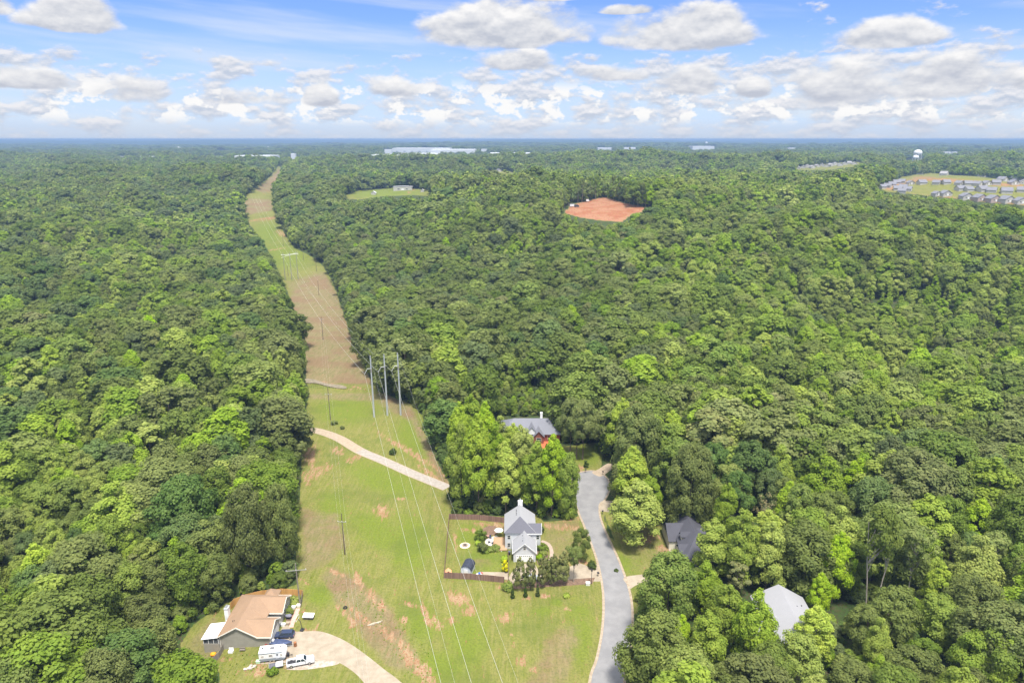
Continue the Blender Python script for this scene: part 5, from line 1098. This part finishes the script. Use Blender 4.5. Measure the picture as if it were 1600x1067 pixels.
# ---------------------------------------------------------------- small things round the tan-roofed house
b = G(482.5, 966); e = empty('animal_hutch', b, R(-3), 'small hutch with flat white roof on the grass right of the tan-roofed house', 'hutch')
m = MB(); m.box(-1.2, 1.2, -.5, .5, .1, .85); m.build('cage', mat('hutch_wood', (.13,.12,.11), .8, var=.3), e); m = MB(); slab(m, (-1.35,-.75,.92), (1.35,-.75,.92), (1.35,.75,1.15), (-1.35,.75,1.15), .06); m.build('roof', WHITE, e)
for sx in (-1.15, 1.05):
    for sy in (-.45, .35): m = MB(); m.box(sx, sx+.1, sy, sy+.1, 0, .1); m.build('leg', WOODG, e)
b = G(470, 984); e = empty('basketball_hoop', b, R(-10), 'portable basketball hoop with white-edged backboard by the driveway head', 'basketball hoop')
m = MB(); m.box(-.1, .8, -.5, .5, 0, .3); bev(m.build('base', DARK, e), .06); m = MB(); m.tube([(.5,0,.3),(.1,0,2.6),(-.5,0,3.2)], .07, 6); m.build('pole', DARK, e)
m = MB(); [m.box(*q) for q in ((-.62,-.58,-.9,.9,2.9,3.0),(-.62,-.58,-.9,.9,3.85,3.95),(-.62,-.58,-.9,-.8,3.0,3.85),(-.62,-.58,.8,.9,3.0,3.85))]; bo = m.build('backboard', WHITE, e)
m = MB(); m.tube([(-.85+.23*math.cos(t*math.pi/5)-.0, .23*math.sin(t*math.pi/5), 3.05) for t in range(11)], .02, 4); m.build('rim', mat('rim_orange', (.6,.15,.03)), bo)
def ring_torus(mb, R0, r, n=16, k=6):
    b0 = len(mb.v); V = [((R0+r*math.cos(2*math.pi*j/k))*math.cos(2*math.pi*i/n), (R0+r*math.cos(2*math.pi*j/k))*math.sin(2*math.pi*i/n), r+r*math.sin(2*math.pi*j/k)) for i in range(n) for j in range(k)]
    return mb.add(V, [(i*k+j, ((i+1) % n)*k+j, ((i+1) % n)*k+(j+1) % k, i*k+(j+1) % k) for i in range(n) for j in range(k)])
o = ring_torus(MB(), .42, .16).build('tyre', RUB); o.location = G(539.5, 949.5); tag(o, 'old black tyre lying on the slope above the diggings', 'tyre')
b = G(461.5, 1009); m = MB(); m.cyl(0, 0, 0, 1.1, .38, 14, .36); o = m.build('barrel', mat('rusty_iron', (.28,.12,.05), .9, scale=4, var=.4)); o.location = b; tag(o, 'rusty brown barrel at the end of the boat trailer', 'barrel')
b = G(333.5, 1024); m = MB(); m.blob((0,0,.45), .62, 3, (1.1,.9,.75), 2, .05); o = m.build('float_ball', mat('orange_plastic', (.85,.34,.02), .5)); o.location = b; tag(o, 'bright orange ball lying below the screened porch', 'ball')
b = G(361, 1019); m = MB(); m.box(-.55,.55,-.4,.4,.0,.55); m.box(-.55,.55,.3,.4,.55,1.1); o = bev(m.build('garden_bench', WHITE), .04); o.location = b; tag(o, 'white garden seat against the beige house wall', 'seat')
b = G(379, 1017); m = MB(); m.tube([(-.7,0,.0),(-.6,.1,.9),(.6,.1,.9),(.7,0,0)], .06, 5); m.box(-.6,.6,-.2,.3,.4,.5); m.box(-.6,.6,.28,.33,.5,.9); o = m.build('garden_bench', WOODG); o.location = b; tag(o, 'grey wooden bench among weeds by the beige wall', 'bench')
b = G(417, 1011); m = MB(); m.box(-.55,.55,-.22,.22,.25,.5); m.box(-.4,.1,-.2,.2,.5,.85); m.wheel(-.4,0,.22,.22,.5); m.wheel(.45,0,.2,.2,.5); o = m.build('lawn_mower', mat('mower_red', (.25,.05,.04), .5, var=.4)); o.location = b; tag(o, 'dark red mower standing at the corner of the beige wall', 'lawn mower')
b = G(451, 966); e = empty('grill', b, 0, 'covered dark grill on the porch step between the two house wings', 'grill'); m = MB(); m.blob((0,0,.85), .8, 9, (1.1,.7,.5), 2, .1); m.build('cover', mat('grey_cover', (.16,.16,.20), .8), e); m = MB(); m.box(-.6,.6,-.35,.35,0,.7); m.build('cabinet', DARK, e)
for k, (px_, py_, lb, mm) in enumerate([(443, 977, 'white plastic crate beside the garage corner', WHITE), (450, 975, 'tan cardboard box on the ground behind the blue car', CONC), (459, 950, 'white flower tub at the garden corner', WHITE), (467, 947, 'pale sack lying beside the garden corner', TRIM), (404, 1035, 'pale green bin at the left end of the white caravan', mat('pale_green', (.45,.62,.42)))]):
    m = MB(); m.ext([(-.42,0),(.42,0),(.5,.55),(-.5,.55)], -.35, .35, 'y'); m.box(-.53,.53,-.38,.38,.552,.62); o = m.build(['crate','cardboard_box','flower_tub','sack','bin'][k], mm); o.location = G(px_, py_); tag(o, lb, ['crate','box','flower tub','sack','bin'][k])
m = MB()
for k in range(7): a = random.uniform(-.5, .5); m.tube([(-1.3+.2*k, -.5+k*.15, .12), (.9+.2*k+a, .2+k*.12+a, .18)], .09, 5)
o = m.build('timber_pile', mat('bleached_timber', (.42,.37,.28), .9)); o.location = G(583, 975); tag(o, 'pile of bleached timbers lying on the dug slope', 'timber pile')
m = MB(); [m.blob((random.uniform(-1.3,1.3), random.uniform(-.7,.7), .12), random.uniform(.18,.42), k, (1,1,.6), 1, .2) for k in range(14)]
o = m.build('rock_heap', mat('rocks', (.45,.38,.33), .9, var=.25)); o.location = G(391, 1043); tag(o, 'heap of grey rocks in the weeds below the bench', 'rocks')
# ---------------------------------------------------------------- the fire pit yard
b = G(728, 898); e = empty('garden_shed', b, R(-14), 'small shed with dark barrel-shaped roof inside the yard fence', 'shed')
m = MB(); m.box(-1.45,1.45,0,3.6,0,1.5); m.ext([(-1.45,1.5),(1.45,1.5),(1.2,2.2),(.6,2.6),(0,2.75),(-.6,2.6),(-1.2,2.2)], 0, 3.6, 'y'); m.build('wall', mat('shed_wall', (.55,.58,.62), .6), e)
m = MB(); pr = [(-1.62,1.45),(-1.3,2.28),(-.65,2.72),(0,2.88),(.65,2.72),(1.3,2.28),(1.62,1.45)]; 
for (xa, za), (xb, zb) in zip(pr[:-1], pr[1:]): slab(m, (xa,-.15,za), (xb,-.15,zb), (xb,3.75,zb), (xa,3.75,za), .08)
m.build('roof', mat('shed_shingles', (.035,.04,.06), .7, scale=2, var=.2), e); m = MB(); m.box(-.6,.6,-.05,-.004,.05,1.7); m.build('door', WHITE, e)
b = G(726.5, 852); e = empty('fire_pit', b, 0, 'round stone fire pit ringed by pale sand in the fenced grass', 'fire pit'); m = MB(); m.cyl(0,0,-.1,.05,1.55,28); m.build('sand_ring', mat('sand', (.66,.52,.38), .95, var=.1), e)
m = MB()
for k in range(14): t = k*2*math.pi/14; m.box(.72*math.cos(t)-.15, .72*math.cos(t)+.15, .72*math.sin(t)-.12, .72*math.sin(t)+.12, .05, .32, rz=t)
m.build('stone_ring', STONE, e); m = MB(); m.cyl(0,0,.04,.07,.6,18); m.build('ash', mat('ash', (.06,.055,.05), .95), e)
b = G(779.5, 838); e = empty('garden_parasol', b, 0, 'pale mint parasol above the patio by the grey-roofed house', 'parasol'); m = MB(); m.cyl(0,0,0,2.5,.03,6); m.build('pole', WOODG, e)
m = MB(); n = 8; V = [(0,0,2.75)]+[(1.35*math.cos(2*math.pi*k/n), 1.35*math.sin(2*math.pi*k/n), 2.2) for k in range(n)]; m.add(V, [(0, 1+k, 1+(k+1) % n) for k in range(n)]); cn = m.build('canopy', mat('mint_fabric', (.62,.80,.70), .8), e); sm_ = cn.modifiers.new('cloth', 'SOLIDIFY'); sm_.thickness = .03
def chair(px_, py_, rz, label, m0=None, g='dark chairs on the patio'):
    e = empty('patio_chair', G(px_, py_), rz, label, 'chair', g); mm = m0 or mat('dark_blue_mesh', (.04,.05,.09), .6)
    m = MB(); m.box(-.3,.3,-.3,.3,.40,.47); m.build('seat', mm, e); m = MB(); m.box(-.3,.3,.27,.34,.47,1.0,tilt=(0,.15)); m.build('backrest', mm, e)
    for sx in (-.3,.25):
        for sy in (-.3,.25): m = MB(); m.box(sx, sx+.05, sy, sy+.05, 0, .4); m.build('leg', DARK, e)
    return e
chair(766.5, 841, .3, 'dark chair at the top of the patio, nearest the round gravel bed'); chair(764.5, 848, 2.0, 'dark chair in the middle of the patio'); chair(769.5, 849.5, -1.4, 'dark chair on the right side of the patio'); chair(761, 853, 2.6, 'dark lounge chair at the lower left corner of the patio')
b = G(761, 840); m = MB(); m.box(-.7,.7,-.45,.45,.66,.74); m.box(-.6,-.5,-.35,.35,0,.66); m.box(.5,.6,-.35,.35,0,.66); o = m.build('patio_table', mat('reddish_table', (.34,.20,.16), .7)); o.location = b; tag(o, 'reddish table on the patio next to the round tree', 'table')
e = empty('deck', G(782, 850), 0, 'tan wooden deck on the left side of the grey-roofed house', 'deck'); m = MB(); m.box(-2.0,1.9,-3.6,3.2,.25,.38); m.build('deck_floor', DECK, e); m = MB(); [m.box(x0-.06,x0+.06,y0-.06,y0+.06,-.2,1.25) for x0 in (-2,) for y0 in (-3.6,-1.3,1,3.2)]; m.box(-2.04,-1.96,-3.6,3.2,1.1,1.2); m.build('railing', WOODH, e)
bush_obj('round_shrub', G(751.5, 843), 1.55, 3.4, 'oak', 'round dark green tree at the upper left of the patio', 'small tree', seed=3, n=1200); bush_obj('round_shrub', G(753.5, 862), 1.35, 2.7, 'oak', 'round dark green shrub at the lower left of the patio', 'shrub', seed=4, n=1000)
bush_obj('low_shrub', G(747.5, 851), .8, 1.0, 'yellow', 'low yellow green shrub between two round dark ones', 'shrub', seed=5)
for k in range(4): bush_obj('hedge_bush', G(760+k*5.2, 861.5-k*1.0), 1.05, 1.35, 'mid', 'light green hedge bush below the patio, %s from the left' % ['first', 'second', 'third', 'fourth'][k], 'hedge', 'hedge bushes below the patio', seed=6+k)
bush_obj('golden_shrub', G(789.5, 893), .75, 3.6, 'gold', 'tall golden yellow shrub against the inner yard fence', 'shrub', seed=12, n=900); bush_obj('low_shrub', G(788.5, 876), .9, 1.2, 'yellow', 'lime green shrub behind the tall golden one', 'shrub', seed=13)
for k, (px_, py_, r_, h_, kk, lb) in enumerate([(847,859,1.35,2.2,'mid','leafy green shrub at the corner of the white house by the curved walk'),(849,868,1.0,1.2,'poplar','light green shrub in the middle of the curved walk bed'),(843,873,1.0,1.2,'yellow','lime shrub lowest but one in the curved walk bed'),(847,877,1.1,1.3,'mid','green shrub at the garage end of the curved walk bed'),
        (846,832,.7,2.2,'cedar','dark narrow shrub at the right wall of the white house'),(1050,835,1.3,2.2,'cedar','dark shrub left of the dark-roofed house entrance'),(1056,850,1.4,2.2,'oak','dark round shrub beside the dark-roofed house walk'),(1063,875,1.6,2.4,'oak','large dark shrub at the front of the dark-roofed house'),(1058,866,1.0,1.0,'mid','light green low shrub between two dark ones by the walk'),
        (452,958,1.1,1.3,'mid','green shrub in the bed in front of the tan-roofed house'),(446,948,1.2,1.0,'mid','leafy green vegetable patch bush by the honey fence'),(460,940,1.6,.9,'poplar','bright green plants in the fenced garden corner'),(426,1053,.95,1.5,'mid','small round green bush below the flat trailer'),
        (858,699,1.2,1.7,'cedar','dark clipped bush in the red mulch bed, left one'),(872,700,1.1,1.6,'cedar','dark clipped bush at the right end of the red mulch bed'),(916,730,.9,2.6,'cedar','small dark tree at the top of the turning circle by the mailbox'),(932,706,1.0,3.6,'oak','slim young tree on the bright grass of the brick house lawn'),
        (614,709,1.3,1.8,'cedar','lone dark round bush in the bright grass above the gravel lane'),(522,663,1.3,1.4,'oak','dark low bush below the lane pole'),(535,670,.8,1.0,'oak','smallest dark bush right of the lane pole'),(474,656,1.8,4.0,'cedar','dark bushy cedar at the left woods edge by the pole'),
        (925,887,1.1,1.7,'cedar','dark shrub at the road end of the pine row'),(732,806,1.6,1.6,'mid','leafy vine heap on the back fence of the yard'),(793,921,1.5,2.0,'mid','ragged green shrub at the corner of the front fence'),(885,932,.8,.7,'yellow','small lime weed clump in the grass below the pine row'),
        (1011,898,1.0,.8,'mid','low plants beside the right-hand driveway mouth'),(963,892,.5,.5,'cedar','tiny dark plant on the lawn edge by the street')]):
    bush_obj('shrub', G(px_, py_), r_, h_, kk, lb, 'shrub', seed=20+k, n=600)
# young pines in the planting bed and little cedars below them
for k, (px_, py_, hpx, wpx, kk) in enumerate([(812,922,52,26,'young'),(829,921,50,26,'young'),(848,917,50,24,'young'),(865,914,48,26,'young'),(880,911,50,30,'young'),(896,909,54,44,'thin1'),(856,912,42,22,'young')]):
    o = tree_px(kk, px_, py_, hpx, wpx, label='%s young tree from the left in the row below the white garage' % ['first', 'second', 'third', 'fifth', 'sixth', 'seventh', 'fourth'][k], cat='tree', group='row of young pines', name='young_pine')
for k, (px_, py_) in enumerate([(801,934),(821,932),(840,931)]):
    tree_px('cedar', px_, py_, 20, 12, label='%s of three small dark cedars below the pine row' % LWORD[k], cat='tree', group='small cedars below the pine row', name='cedar_tree')
# trash bins, toys, playhouse, street furniture
b = G(796, 866); e = empty('trash_bin', b, 0, 'dark wheeled bin beside the left wall of the white garage', 'bin'); m = MB(); m.box(-.3,.3,-.35,.35,.05,1.0,tilt=(0,.0)); m.build('body', DARK, e); m = MB(); m.box(-.34,.34,-.4,.38,1.0,1.08); m.build('lid', mat('bin_lid', (.10,.11,.14), .5), e); m = MB(); m.wheel(0,.35,.12,.12,.1); m.build('wheel', RUB, e)
b = G(748.5, 899); e = empty('toy_vehicle', b, R(20), 'small red white and blue ride-on vehicle next to the shed', 'ride-on toy'); m = MB(); m.box(-.8,.8,-.35,.35,.3,.6); m.build('body', P_W, e); m = MB(); m.box(-.2,.4,-.3,.3,.6,.85); m.build('seat', mat('toy_blue', (.05,.12,.45)), e); m = MB(); m.box(.6,.95,-.3,.3,.5,.8); m.build('hood', P_R, e); wheels(e, (-.55,.55), .4, .26, .2)
b = G(700.5, 897); e = empty('playhouse', b, R(8), 'little orange brown dog house in the left corner of the yard', 'dog house'); m = MB(); m.box(-.75,.75,-.6,.6,0,.95); m.build('wall', mat('orange_wood', (.62,.24,.09), .8), e); m = MB(); gable_roof(m, None, -.75,.75,-.6,.6,.95,1.55,'y',.15); m.build('roof', mat('salmon_roof', (.72,.34,.18), .8), e); m = MB(); m.box(-.25,.25,-.62,-.603,0,.65); m.build('doorway', DARK, e)
b = G(924, 912); e = empty('street_lamp', b, 0, 'dark post lamp beside the driveway mouth of the white house', 'lamp post'); m = MB(); m.cyl(0,0,0,4.0,.08,8,.06); m.build('post', DARK, e); m = MB(); m.cyl(0,0,4.0,4.45,.2,8,.28); m.cyl(0,0,4.45,4.6,.3,8,.05); m.build('lantern', DARK, e)
b = G(918.5, 913.5); m = MB(); m.box(-.55,.55,-.4,.4,0,.75); m.box(-.58,.58,-.43,.43,.752,.82); o = m.build('utility_box', mat('pale_utility', (.66,.66,.62), .5)); o.location = b; tag(o, 'pale utility box at the road end of the pine row', 'utility box')
def mailbox(px_, py_, lb, m0=None):
    e = empty('mailbox', G(px_, py_), random.uniform(-.3, .3), lb, 'mailbox'); m = MB(); m.box(-.05,.05,-.05,.05,0,1.0); m.build('post', WOODG, e)
    m = MB(); m.ext([(-.28,0+1.0),(.28,1.0),(.28,1.18),(.2,1.28),(-.2,1.28),(-.28,1.18)], -.28, .28, 'y'); m.build('box', m0 or DARK, e)
mailbox(934.5, 900, 'black mailbox at the driveway mouth of the white house'); mailbox(915, 738, 'dark mailbox at the top of the turning circle'); mailbox(941.5, 803, 'black mailbox beside the short concrete apron right of the street'); mailbox(942, 741, 'brown mailbox beside the gravel driveway mouth')

# ---------------------------------------------------------------- far buildings
FW = mat('pale_far_wall', (.46,.44,.39), .7); FWP = mat('pinkish_far_wall', (.42,.33,.28), .7); FRG = mat('far_grey_roof', (.17,.17,.19), .8, scale=.2, var=.1); FRT = mat('far_light_roof', (.27,.26,.26), .8); WROOF = mat('white_metal', (.62,.63,.64), .5)
def far_house(bx, by, wpx, label, rot=0.0, wm=None, rm=None, deep=.9, hr=.52, group=None, name='house'):
    b = G(bx, by); dep = proj(b.x, b.y, b.z)[2]; w = wpx*dep/FPX; d = w*deep; h = min(max(w*.27, 2.8), 5.4); r = h + w*hr*.6
    e = empty(name, b, rot, label, 'house', group); m = MB(); m.ext([(-w/2,-2),(w/2,-2),(w/2,h),(0,r-.15),(-w/2,h)], -d/2, d/2, 'y'); m.build('wall', wm or FW, e)
    m = MB(); gable_roof(m, None, -w/2, w/2, -d/2, d/2, h+.05, r, 'y', .5); m.build('roof', rm or FRG, e)
    if wpx > 9: window(e, -w*.22, -d/2, 1.0, w*.12, 1.3, '-y'); window(e, w*.22, -d/2, 1.0, w*.12, 1.3, '-y'); q = MB(); q.box(-w*.07, w*.07, -d/2-.05, -d/2-.004, 0, 2.3); q.build('door', WHITE, e)
    return e
NTH = ['first','second','third','fourth','fifth','sixth','seventh','eighth','ninth','tenth','eleventh','twelfth','thirteenth','fourteenth','fifteenth','sixteenth']
frontrow = [(1463,305.5,11),(1477,305.5,14),(1509,310.5,16),(1530,312.5,16),(1551,314.5,17),(1572,315.5,17),(1594,317.5,16),(1618,319,16)]
for k, (a, b, w) in enumerate(frontrow): far_house(a, b, w, '%s pale house from the left in the front row of the far subdivision' % NTH[k], R(random.uniform(-8, 8)), FWP if k in (3, 4) else FW, group='houses of the far subdivision')
midrow = [(1500,297.5,13),(1513,298.5,12),(1534,299,15),(1549,300.5,14),(1572,302,16),(1596,300,14)]
for k, (a, b, w) in enumerate(midrow): far_house(a, b, w, '%s house from the left in the middle row of the far subdivision' % NTH[k], R(random.uniform(50, 100)), group='houses of the far subdivision')
uprow = [(1422,288.5,10),(1440,288,12),(1463,288,11),(1478,287.5,11),(1499,289,11),(1512,289.5,12),(1527,290,12),(1541,289,11),(1556,288,12)]
for k, (a, b, w) in enumerate(uprow): far_house(a, b, w, '%s house from the left in the upper row of the far subdivision' % NTH[k], R(random.uniform(-20, 90)), group='houses of the far subdivision')
lclus = [(1378,294.5,10),(1387,293,11),(1393,290.5,11),(1400,287.5,11),(1409,286,10),(1402,297,12),(1411,295,12),(1418,298,12),(1409,301,12)]
for k, (a, b, w) in enumerate(lclus): far_house(a, b, w, '%s house from the left in the cluster left of the far subdivision' % NTH[sorted(range(9), key=lambda q: lclus[q][0]).index(k)], R(random.uniform(40, 110)), group='houses of the far subdivision')
rclus = [(1566,283,12),(1578,281,12),(1590,283,12),(1600,287,12),(1583,288,12),(1572,277,10),(1590,276,10),(1605,279,11),(1436,272,9),(1475,274,11),(1535,276,10)]
for k, (a, b, w) in enumerate(rclus): far_house(a, b, w, '%s house from the left along the far subdivision top edge' % NTH[sorted(range(11), key=lambda q: rclus[q][0]).index(k)], R(random.uniform(-30, 60)), rm=FRT if k % 2 else FRG, group='houses of the far subdivision')
rowh = [(1247+k*7.3, 264.0-k*.55-(k % 3)*.9, 7) for k in range(13)]
for k, (a, b, w) in enumerate(rowh): far_house(a, b, w, '%s tiny grey house from the left in the row beyond the right-hand woods' % NTH[k], R(random.uniform(-40, 60)), rm=FRT, group='distant row of houses')
e = far_house(630, 297, 29, 'long low pale barn at the top of the far green meadow', 0, FW, mat('pale_barn_roof', (.50,.49,.52), .6), deep=.34, hr=.05, name='barn'); 
far_house(888, 274, 10, 'small white house above the woods left of the red clearing', R(20)); far_house(467, 273.5, 12, 'small white-roofed house right of the far end of the strip', R(70), rm=WROOF); far_house(584, 304, 7, 'tiny white shed at the left edge of the meadow', 0, rm=WROOF, name='shed'); far_house(660, 300, 5, 'tiny pale shed at the right edge of the meadow', 0, rm=WROOF, name='shed')
far_house(779, 268, 7, 'tiny pale farmhouse at the far small field', R(30)); far_house(1342+25, 270.5, 7, 'tiny pale house in the woods right of the distant row', R(30)); far_house(2, 294, 9, 'pale house at the left edge of the picture behind the woods', 0, rm=WROOF)
wl_ = ['long white warehouse left of the far end of the strip', 'white warehouse far left of the strip, farther left one', 'white warehouse far left of the strip, nearer the long one', 'longest white warehouse of the distant centre group, lowest one', 'white warehouse directly behind the longest distant one', 'long pale warehouse at the top left of the distant centre group', 'long white warehouse at the upper right of the distant centre group', 'separate long white warehouse right of the distant centre group', 'tiny white building above the separate long warehouse', 'square white building at the far end of the strip',
       'small pale flat building on the distant plain, left of two', 'small pale flat building on the distant plain, right of two', 'pale building below the distant small water tower', 'tiny white building right of the big water tower, left of two', 'tiny white building right of the big water tower, right of two', 'low white building at the left of the distant business park', 'white building in the middle of the distant business park', 'white building at the right of the distant business park', 'tiny pale building left of the distant row of houses', 'pale block at the left end of the centre warehouses', 'tiny white building near the right edge on the horizon']
for k, (xl, xr, yb, hh) in enumerate(WARE):
    b = G((xl+xr)/2, yb); dep = proj(b.x, b.y, b.z)[2]; w = (xr-xl)*dep/FPX; h = hh*dep/FPX*1.0 + 8; d = min(w*.8, 160)
    e = empty('warehouse', b, 0, wl_[k], 'warehouse', 'distant warehouses'); m = MB(); m.box(-w/2, w/2, 0, d, -6, h); m.build('wall', WROOF, e); m = MB(); m.box(-w/2+1, w/2-1, 1, d-1, h+.02, h+1.0); m.build('roof', WROOF, e)
    if xr-xl > 40:
        m = MB()
        for j in range(int(w/40)): m.box(-w/2+20+j*40, -w/2+32+j*40, -.6, -.05, 0, 5)
        m.build('dock_door', mat('dock_grey', (.35,.37,.40)), e)
# water towers
def water_tower(px_, ytop, wpx, zd, label, legs=6, H_=None):
    d = ray(px_, ytop); t = zd; p = np.array([0, 0, CAM_H]) + d*t; rad = wpx*t/FPX/2; gz = Hs(p[0], p[1]); h = p[2]-gz
    e = empty('water_tower', (p[0], p[1], gz), 0, label, 'water tower'); wp = mat('tower_white', (.62,.63,.63), .5)
    m = MB(); n = 16; V = []; pf = [(.0,-1.0),(.55,-.93),(.9,-.62),(1.0,-.2),(.95,.12),(.7,.42),(.35,.58),(.0,.64)]
    for r_, z_ in pf: V += [(rad*r_*math.cos(2*math.pi*k/n), rad*r_*math.sin(2*math.pi*k/n), h - rad*.64 + rad*z_) for k in range(n)]
    m.add(V, [(i*n+k, i*n+(k+1) % n, (i+1)*n+(k+1) % n, (i+1)*n+k) for i in range(len(pf)-1) for k in range(n)]); m.build('tank', wp, e, True)
    for k in range(legs):
        a_ = 2*math.pi*(k+.3)/legs; m = MB(); m.tube([(rad*1.0*math.cos(a_), rad*1.0*math.sin(a_), -1), (rad*.88*math.cos(a_), rad*.88*math.sin(a_), h-rad*.85)], rad*.075, 6); m.build('leg', wp, e)
    m = MB(); m.cyl(0, 0, 0, h-rad*1.5, rad*.13, 8); m.build('riser', wp, e); return e
water_tower(1435, 234, 12.5, 1750, 'large white water tower rising above the far right woods', 6); water_tower(1431.5, 242.5, 8.5, 1700, 'smaller white water tower standing in front of the large one', 5)
water_tower(279, 229.5, 5, 4800, 'small white water tower on the left horizon', 5); water_tower(351, 231, 4, 5500, 'tiny white water tower between two others left of the strip', 5); water_tower(419, 229.5, 4.6, 5000, 'small white water tower above the long white warehouse', 5); water_tower(1104, 222, 4, 6500, 'tiny white water tower on the centre horizon', 5)
# vehicles at the red clearing
def far_vehicle(px_, py_, L, c, label, name='parked_truck'):
    e = empty(name, G(px_, py_), .2, label, 'truck'); mm = mat(name+'_paint', c, .4); m = MB(); m.box(-L/2, L/2*.45, -1.1, 1.1, .7, 2.9); m.build('box', mm, e); m = MB(); m.ext([(L/2*.5,.6),(L/2,.6),(L/2,1.4),(L/2*.8,2.2),(L/2*.5,2.2)], -1.0, 1.0, 'y'); m.build('cab', mm, e); wheels(e, (-L*.3, L*.36), .95, .45, .3)
far_vehicle(895, 323.5, 7, (.75,.76,.78), 'white truck parked on the left edge of the red clearing'); far_vehicle(901, 324, 5, (.06,.06,.07), 'dark truck parked beside the white one on the red clearing'); far_vehicle(918, 315.5, 3.5, (.8,.8,.8), 'tiny white trailer at the back of the red clearing', 'parked_trailer')
# bare-stemmed trees round the red clearing
for k, (a, b) in enumerate([(882,337),(888,322),(903,318),(909,317),(922,313.5),(931,312),(958,312.5),(967,315),(976,318),(983,320),(990,321.5),(997,323),(1003,324),(1009,325)]):
    tree_px('thin2' if k % 2 else 'thin1', a, b, 33, 13, label='%s bare-stemmed tree from the left along the edge of the red clearing' % NTH[k], cat='tree', group='bare-stemmed trees round the red clearing', name='broadleaf_tree')

# ---------------------------------------------------------------- labels of the woodland trees
bpy.context.view_layer.update()
KW = {'oak': 'dark green rounded tree', 'khaki': 'olive green oak', 'blue': 'blue green rounded tree', 'poplar': 'light green tall tree', 'yellow': 'yellow green bright tree', 'mid': 'fresh green tree', 'pine': 'thin dark pine', 'brown': 'brownish tree', 'cedar': 'dark cedar'}
LMK = [('tan-roofed house', -63, 142), ('travel trailer', -58, 127), ('honey-coloured fence', -62, 152), ('gravel lane', -52, 235), ('lane pole', -75, 280), ('white garage house', 3, 175), ('turning circle', 28, 225), ('brick house', 9, 256), ('dark-roofed house', 52, 176), ('silver-roofed house', 65, 134), ('brown slope', 85, 142), ('round dark oak', HEROES[2][0], HEROES[2][1]), ('broad olive oak', HEROES[7][0], HEROES[7][1]), ('massive blue green oak', -80, 165), ('lone yellow tree', -81, 205), ('tall leaning trunks', 84, 140), ('lone grass pole', -48, 178), ('three steel poles', -52, 280), ('dead grey tree', 72, 190)]
cl = {}
for e, key, tx, ty, done in TREES:
    if done: continue
    kind = PROTO[key]['kind'] if key in PROTO else key; k = KW[kind]
    if key in ('wall1', 'mid2'): k = 'low-skirted leafy tree' if key == 'wall1' else 'fresh green bushy tree'
    nm, lx, ly = min(LMK, key=lambda q: math.hypot(q[1]-tx, q[2]-ty)); dx, dy = tx-lx, ty-ly
    rel = ('behind' if dy > 0 else 'in front of') if abs(dy) > abs(dx) else ('right of' if dx > 0 else 'left of')
    cl.setdefault((k, rel, nm), []).append((math.hypot(dx, dy), e))
for (k, rel, nm), L_ in cl.items():
    L_.sort(key=lambda q: q[0]); many = len(L_) > 1
    for i, (dd, e) in enumerate(L_):
        e['category'] = 'tree'; base = '%s %s the %s' % (k, rel, nm)
        if many and i < 16: e['label'] = base + (', nearest such' if i == 0 else ', %s nearest such' % NTH[i])
        elif many: e['label'] = base + ', well away from it'
        else: e['label'] = base + ', only one there'
        e['group'] = 'trees of the surrounding woods'
# ---------------------------------------------------------------- the air
def haze():
    b = MB(); b.box(-24500, 24500, -24500, 24500, -45, 119)
    m = bpy.data.materials.new('haze'); m.use_nodes = True; t = m.node_tree; t.nodes.clear()
    out = t.nodes.new('ShaderNodeOutputMaterial'); v = t.nodes.new('ShaderNodeVolumePrincipled')
    v.inputs['Color'].default_value = (.29, .43, .65, 1); v.inputs['Density'].default_value = 1.5e-4; v.inputs['Anisotropy'].default_value = 0.0
    t.links.new(v.outputs[0], out.inputs['Volume'])
    tag(b.build('haze', m), kind='stuff')
haze()
